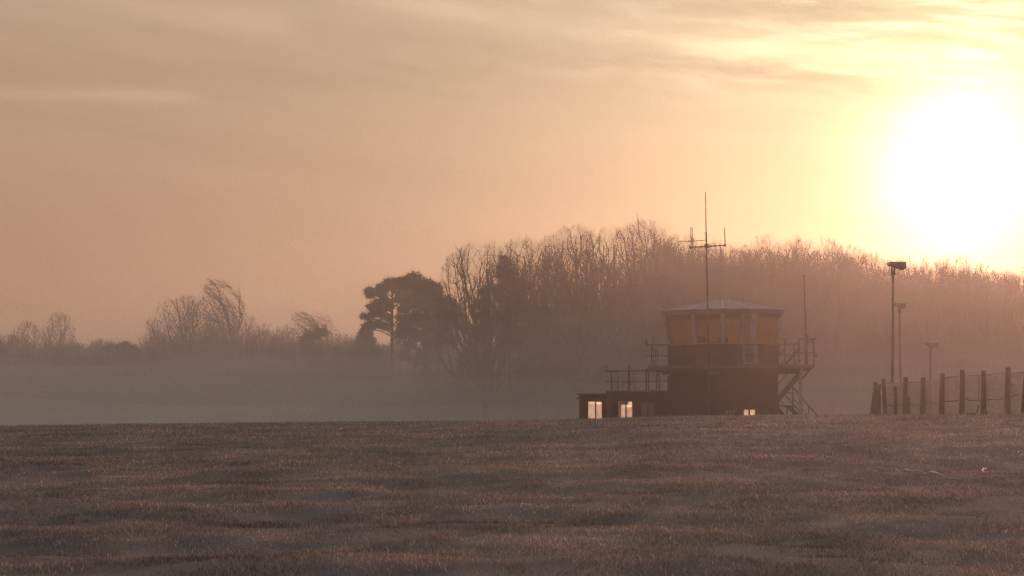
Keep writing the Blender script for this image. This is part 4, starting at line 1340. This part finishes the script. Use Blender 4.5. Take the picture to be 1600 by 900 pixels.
def evergreen(name, px, pyt, D, label, clusters, trunk_top, trunk_r, limbs, per=46, ln=0.55, wd=0.07, seed=1, cat="tree"):
    """clusters: (px, py, half width px, half height px, depth m, count) pads of foliage placed in the crown"""
    rg = np.random.default_rng(seed)
    base = P(px, 640, D); z = gz(base.x, D) - 0.3
    o = np.array([base.x, D, z])
    r = bpy.data.objects.new(name, None); COL.objects.link(r); r.location = tuple(o)
    tag(r, label, cat)
    tt = P(*trunk_top, D)
    tr = MB()
    tr.tube([(0, 0, 0), ((tt.x - o[0]) * .4, 0, (tt.z - z) * .5), (tt.x - o[0], 0, tt.z - z)], [trunk_r, trunk_r * .75, trunk_r * .3], 8)
    cs_ = []
    for (cx_, cy_, hw, hh, dp, n) in clusters:
        c = P(cx_, cy_, D); w_ = hw * D / F; h_ = hh * D / F
        a = rg.uniform(0, 6.28, n); q = np.sqrt(rg.random(n))
        zz = rg.uniform(-1, 1, n) * np.sqrt(np.maximum(1 - q * q, 0.05))
        pc = np.stack([c.x - o[0] + np.cos(a) * q * w_, np.sin(a) * q * dp, c.z - z + zz * h_], 1)
        # gather the sprays into tufts so that light shows between them
        nt2 = max(2, n // 7)
        tc2 = pc[rg.integers(0, n, nt2)]
        near_ = np.argmin(((pc[:, None, :] - tc2[None]) ** 2).sum(-1), 1)
        pc = tc2[near_] + (pc - tc2[near_]) * 0.42 + rg.normal(size=pc.shape) * 0.06
        cs_.append(pc)
        if limbs:
            zl = min(c.z - z - 0.3, tt.z - z)
            ty = (zl - 0.8) / max(tt.z - z, 1)
            tx = (tt.x - o[0]) * max(ty, 0)
            tr.tube([(tx, 0, max(zl - 0.8, 0.5)), ((tx + c.x - o[0]) / 2, 0.1, zl - .1), (c.x - o[0], rg.uniform(-.4, .4), zl + .1)], [.10, .07, .03], 5)
    tr.build("trunk", M_BARK, None).parent = r
    C = np.concatenate(cs_)
    Vv, Ff = needles(C, per, ln, wd, rg, 0.8, 0.35)
    new_obj("crown", raw_mesh("crown", Vv, Ff, M_EVER), r)
    return r


pads = [(585, 460, 17, 5, 1.2, 60), (575, 455, 7, 4, .7, 16), (600, 452, 14, 6, 1.5, 60), (620, 443, 18, 7, 2.0, 110), (610, 449, 14, 6, 1.6, 70),
        (588, 475, 13, 3.2, 1.0, 38), (598, 470, 10, 4, 1.0, 36), (583, 480, 8, 2.4, .8, 16), (572, 495, 8, 3.5, .8, 26), (588, 491, 13, 4.5, 1.1, 56), (600, 486, 9, 4, 1.0, 30),
        (584, 507, 11, 4, 1.0, 42), (578, 512, 6, 3, .8, 14), (602, 511, 11, 3.2, 1.1, 40), (603, 497, 8, 3, 1.0, 24), (606, 478, 8, 3, 1, 24),
        (628, 470, 12, 3, 1.0, 36), (632, 484, 12, 4, 1.2, 44), (627, 497, 9, 3, 1, 24), (632, 512, 11, 5, 1.2, 44), (626, 520, 8, 3, 1, 20), (629, 458, 12, 5, 1.4, 50)]
evergreen("pine_tree", 612, 436, 172, "pine with open layered branches spreading to the left on a bare straight trunk", pads, (613, 452), .32, True, per=20, ln=.62, wd=.045, seed=61)
dense_ = [(655, 446, 26, 11, 3.0, 130), (640, 440, 14, 6, 2, 35), (672, 452, 18, 14, 3, 105), (660, 470, 32, 18, 4, 240), (690, 480, 26, 16, 4, 170), (650, 500, 22, 20, 4, 160),
          (672, 510, 30, 24, 4, 240), (705, 498, 22, 14, 3.5, 120), (712, 510, 20, 12, 3, 90), (640, 530, 24, 14, 3, 100), (690, 535, 34, 18, 4, 180), (645, 472, 18, 12, 3, 90), (660, 560, 40, 20, 4, 130)]
for x_, y_ in ((722, 505), (730, 512), (715, 486), (683, 458), (672, 446), (738, 520), (645, 433), (657, 434), (664, 441), (678, 452), (628, 441), (700, 470), (718, 492), (634, 437), (650, 437), (690, 466), (708, 480)):
    dense_.append((x_, y_, 4.2, 4.5, .6, 9))
evergreen("pine_tree", 668, 433, 168, "dense dark evergreen with a ragged dome, right of the open layered pine", dense_, (662, 450), .5, False, per=15, ln=.7, wd=.055, seed=62)
con = [(792, 408, 8, 9, 1.6, 30), (789, 422, 12, 8, 2, 45), (796, 432, 16, 8, 2.4, 65), (780, 430, 9, 7, 1.5, 25), (805, 446, 20, 9, 2.5, 75), (777, 452, 13, 7, 2, 40), (790, 462, 22, 10, 3, 85),
       (820, 448, 10, 5, 1.5, 20), (800, 485, 16, 12, 2.5, 60), (785, 500, 18, 14, 3, 65), (800, 525, 20, 16, 3, 75), (812, 470, 10, 8, 2, 30)]
evergreen("conifer", 793, 400, 146, "dark ragged conifer standing in front of the broad fan tree", con, (792, 408), .35, False, per=20, ln=.5, wd=.055, seed=63)
con2 = [(758, 458, 9, 10, 1.6, 35), (757, 476, 12, 12, 2, 60), (754, 492, 14, 9, 2, 50), (760, 510, 12, 12, 2, 45), (750, 525, 16, 12, 2, 50)]
evergreen("conifer", 757, 448, 147, "small ivy-dark evergreen clump left of the dark conifer", con2, (758, 462), .25, False, per=18, ln=.5, wd=.055, seed=64)
con3 = [(486, 525, 12, 8, 2.5, 54), (478, 540, 10, 12, 2.5, 54), (500, 520, 9, 5, 2, 30), (490, 545, 16, 14, 3, 72)]
evergreen("evergreen_tree", 488, 515, 185, "dark rounded evergreen under the smaller windswept tree", con3, (488, 525), .3, False, per=18, ln=.6, wd=.08, seed=65)
con4 = [(571, 512, 3, 6, 1.2, 24), (571, 522, 7, 7, 2, 50), (570, 534, 12, 9, 2.5, 90), (569, 548, 18, 10, 3, 120)]
evergreen("conifer", 571, 506, 180, "tiny pointed conifer at the left foot of the layered pine", con4, (571, 512), .2, False, per=30, ln=.6, wd=.1, seed=66)
con5 = [(195, 546, 14, 6, 3, 50), (182, 548, 9, 5, 2, 30), (205, 552, 12, 6, 3, 40)]
evergreen("evergreen_bush", 192, 540, 182, "low dark bush on the hedge line left of the broad bare tree", con5, (192, 550), .2, False, per=30, ln=.7, wd=.11, seed=67, cat="bush")
con6 = [(1046, 392, 10, 14, 2.5, 55), (1050, 415, 14, 16, 3, 90), (1044, 445, 16, 16, 3, 90), (1056, 470, 18, 18, 3, 100), (1030, 470, 12, 16, 3, 60), (1040, 505, 22, 22, 3, 110)]
evergreen("evergreen_tree", 1048, 380, 158, "dark ivy-smothered tree behind the left end of the cab roof", con6, (1048, 400), .4, False, per=16, ln=.5, wd=.055, seed=68)


# shrubs: the understorey of the wood and the hedge on the left
def place_shrub(px, pyt, hw, D, label, group):
    me, a, h = SHR[rr.randrange(3)]
    b = P(px, 640, D); z = gz(b.x, D) - 0.2; t = P(px, pyt, D)
    o = bpy.data.objects.new("shrub", me); COL.objects.link(o)
    o.location = (b.x, D, z); o.rotation_euler = (0, 0, rr.uniform(0, 6.28))
    s = hw * D / F / a; o.scale = (s, s, (t.z - z) / (h * 1.0))
    tag(o, label, "shrub", group)


hp_ = [(-60, 545), (0, 548), (60, 552), (130, 552), (200, 550), (260, 546), (330, 538), (400, 545), (470, 545), (540, 545), (600, 545)]
px = -50
while px < 600:
    for D in (172, 179, 186):
        py = float(np.interp(px, [p[0] for p in hp_], [p[1] for p in hp_])) + rr.uniform(-4, 9)
        place_shrub(px + rr.uniform(-8, 8), py, rr.uniform(22, 30), D, "bare thicket shrub, one of many merging into the misty hedge line on the left", "shrubs of the left hedge line")
    px += 22
up_ = [(560, 548), (640, 548), (700, 540), (760, 545), (820, 532), (880, 530), (940, 540), (1000, 545), (1100, 520), (1200, 510), (1300, 490), (1400, 490), (1500, 480), (1600, 480), (1720, 480)]
px = 575
while px < 1720:
    for D in ((143, 168) if px > 1050 else (158,)):
        D += 25 * (1 - float(smooth01((px - 560) / 260.0)))
        py = float(np.interp(px, [p[0] for p in up_], [p[1] for p in up_])) + rr.uniform(-6, 26) + (14 if D == 143 else 0)
        place_shrub(px + rr.uniform(-12, 12), py, rr.uniform(30, 44), D, "bare shrub of the tangled undergrowth below the wood's crowns", "undergrowth shrubs of the wood")
    px += 33


def thicket(name, x0, x1, D0_, D1_, prof_, n, seed, label):
    rg = np.random.default_rng(seed)
    px = rg.uniform(x0, x1, n); D = rg.uniform(D0_, D1_, n)
    if x0 > 0: D = D + 12 * (1 - smooth01((px - x0) / 280.0))
    yt = np.interp(px, [p[0] for p in prof_], [p[1] for p in prof_])
    yt = yt + 26 * vnoise(px / 24.0, D * 0.06, seed) + 16 * vnoise(px / 8.0, D * 0.1, seed + 1)
    x = (px - CX) / F * D
    top = CAMZ + (HOR - yt) * D / F
    g = ground_z(x, D, False)
    z = g + (top - g) * rg.random(n) ** 0.9
    c = np.stack([x, D, z], 1)
    d = rg.normal(size=(n, 3)); d[:, 2] = np.abs(d[:, 2]) + 0.5; d = unit(d)
    s = unit(np.cross(d, rg.normal(size=(n, 3)))) * rg.uniform(0.03, 0.12, n)[:, None]
    L = rg.uniform(0.5, 1.6, n)[:, None]
    Vv = np.stack([c - s, c + s, c + d * L], 1).reshape(-1, 3)
    o = new_obj(name, raw_mesh(name, Vv, np.arange(3 * n).reshape(-1, 3), M_TWIG))
    tag(o, label, "woodland", kind="stuff")


thicket("distant_thicket", -160, 640, 200, 228, [(-160, 552), (0, 552), (300, 548), (640, 550)], 260000, 71, "solid mass of distant brushwood behind the left hedge line")
thicket("woodland_undergrowth", 520, 1760, 196, 226, [(560, 552), (700, 552), (850, 545), (1000, 550), (1150, 525), (1300, 490), (1500, 480), (1760, 480)], 420000, 72, "dense brushwood closing the view through the wood")

for o in list(bpy.data.objects):
    if "_o" in o.keys(): del o["_o"]
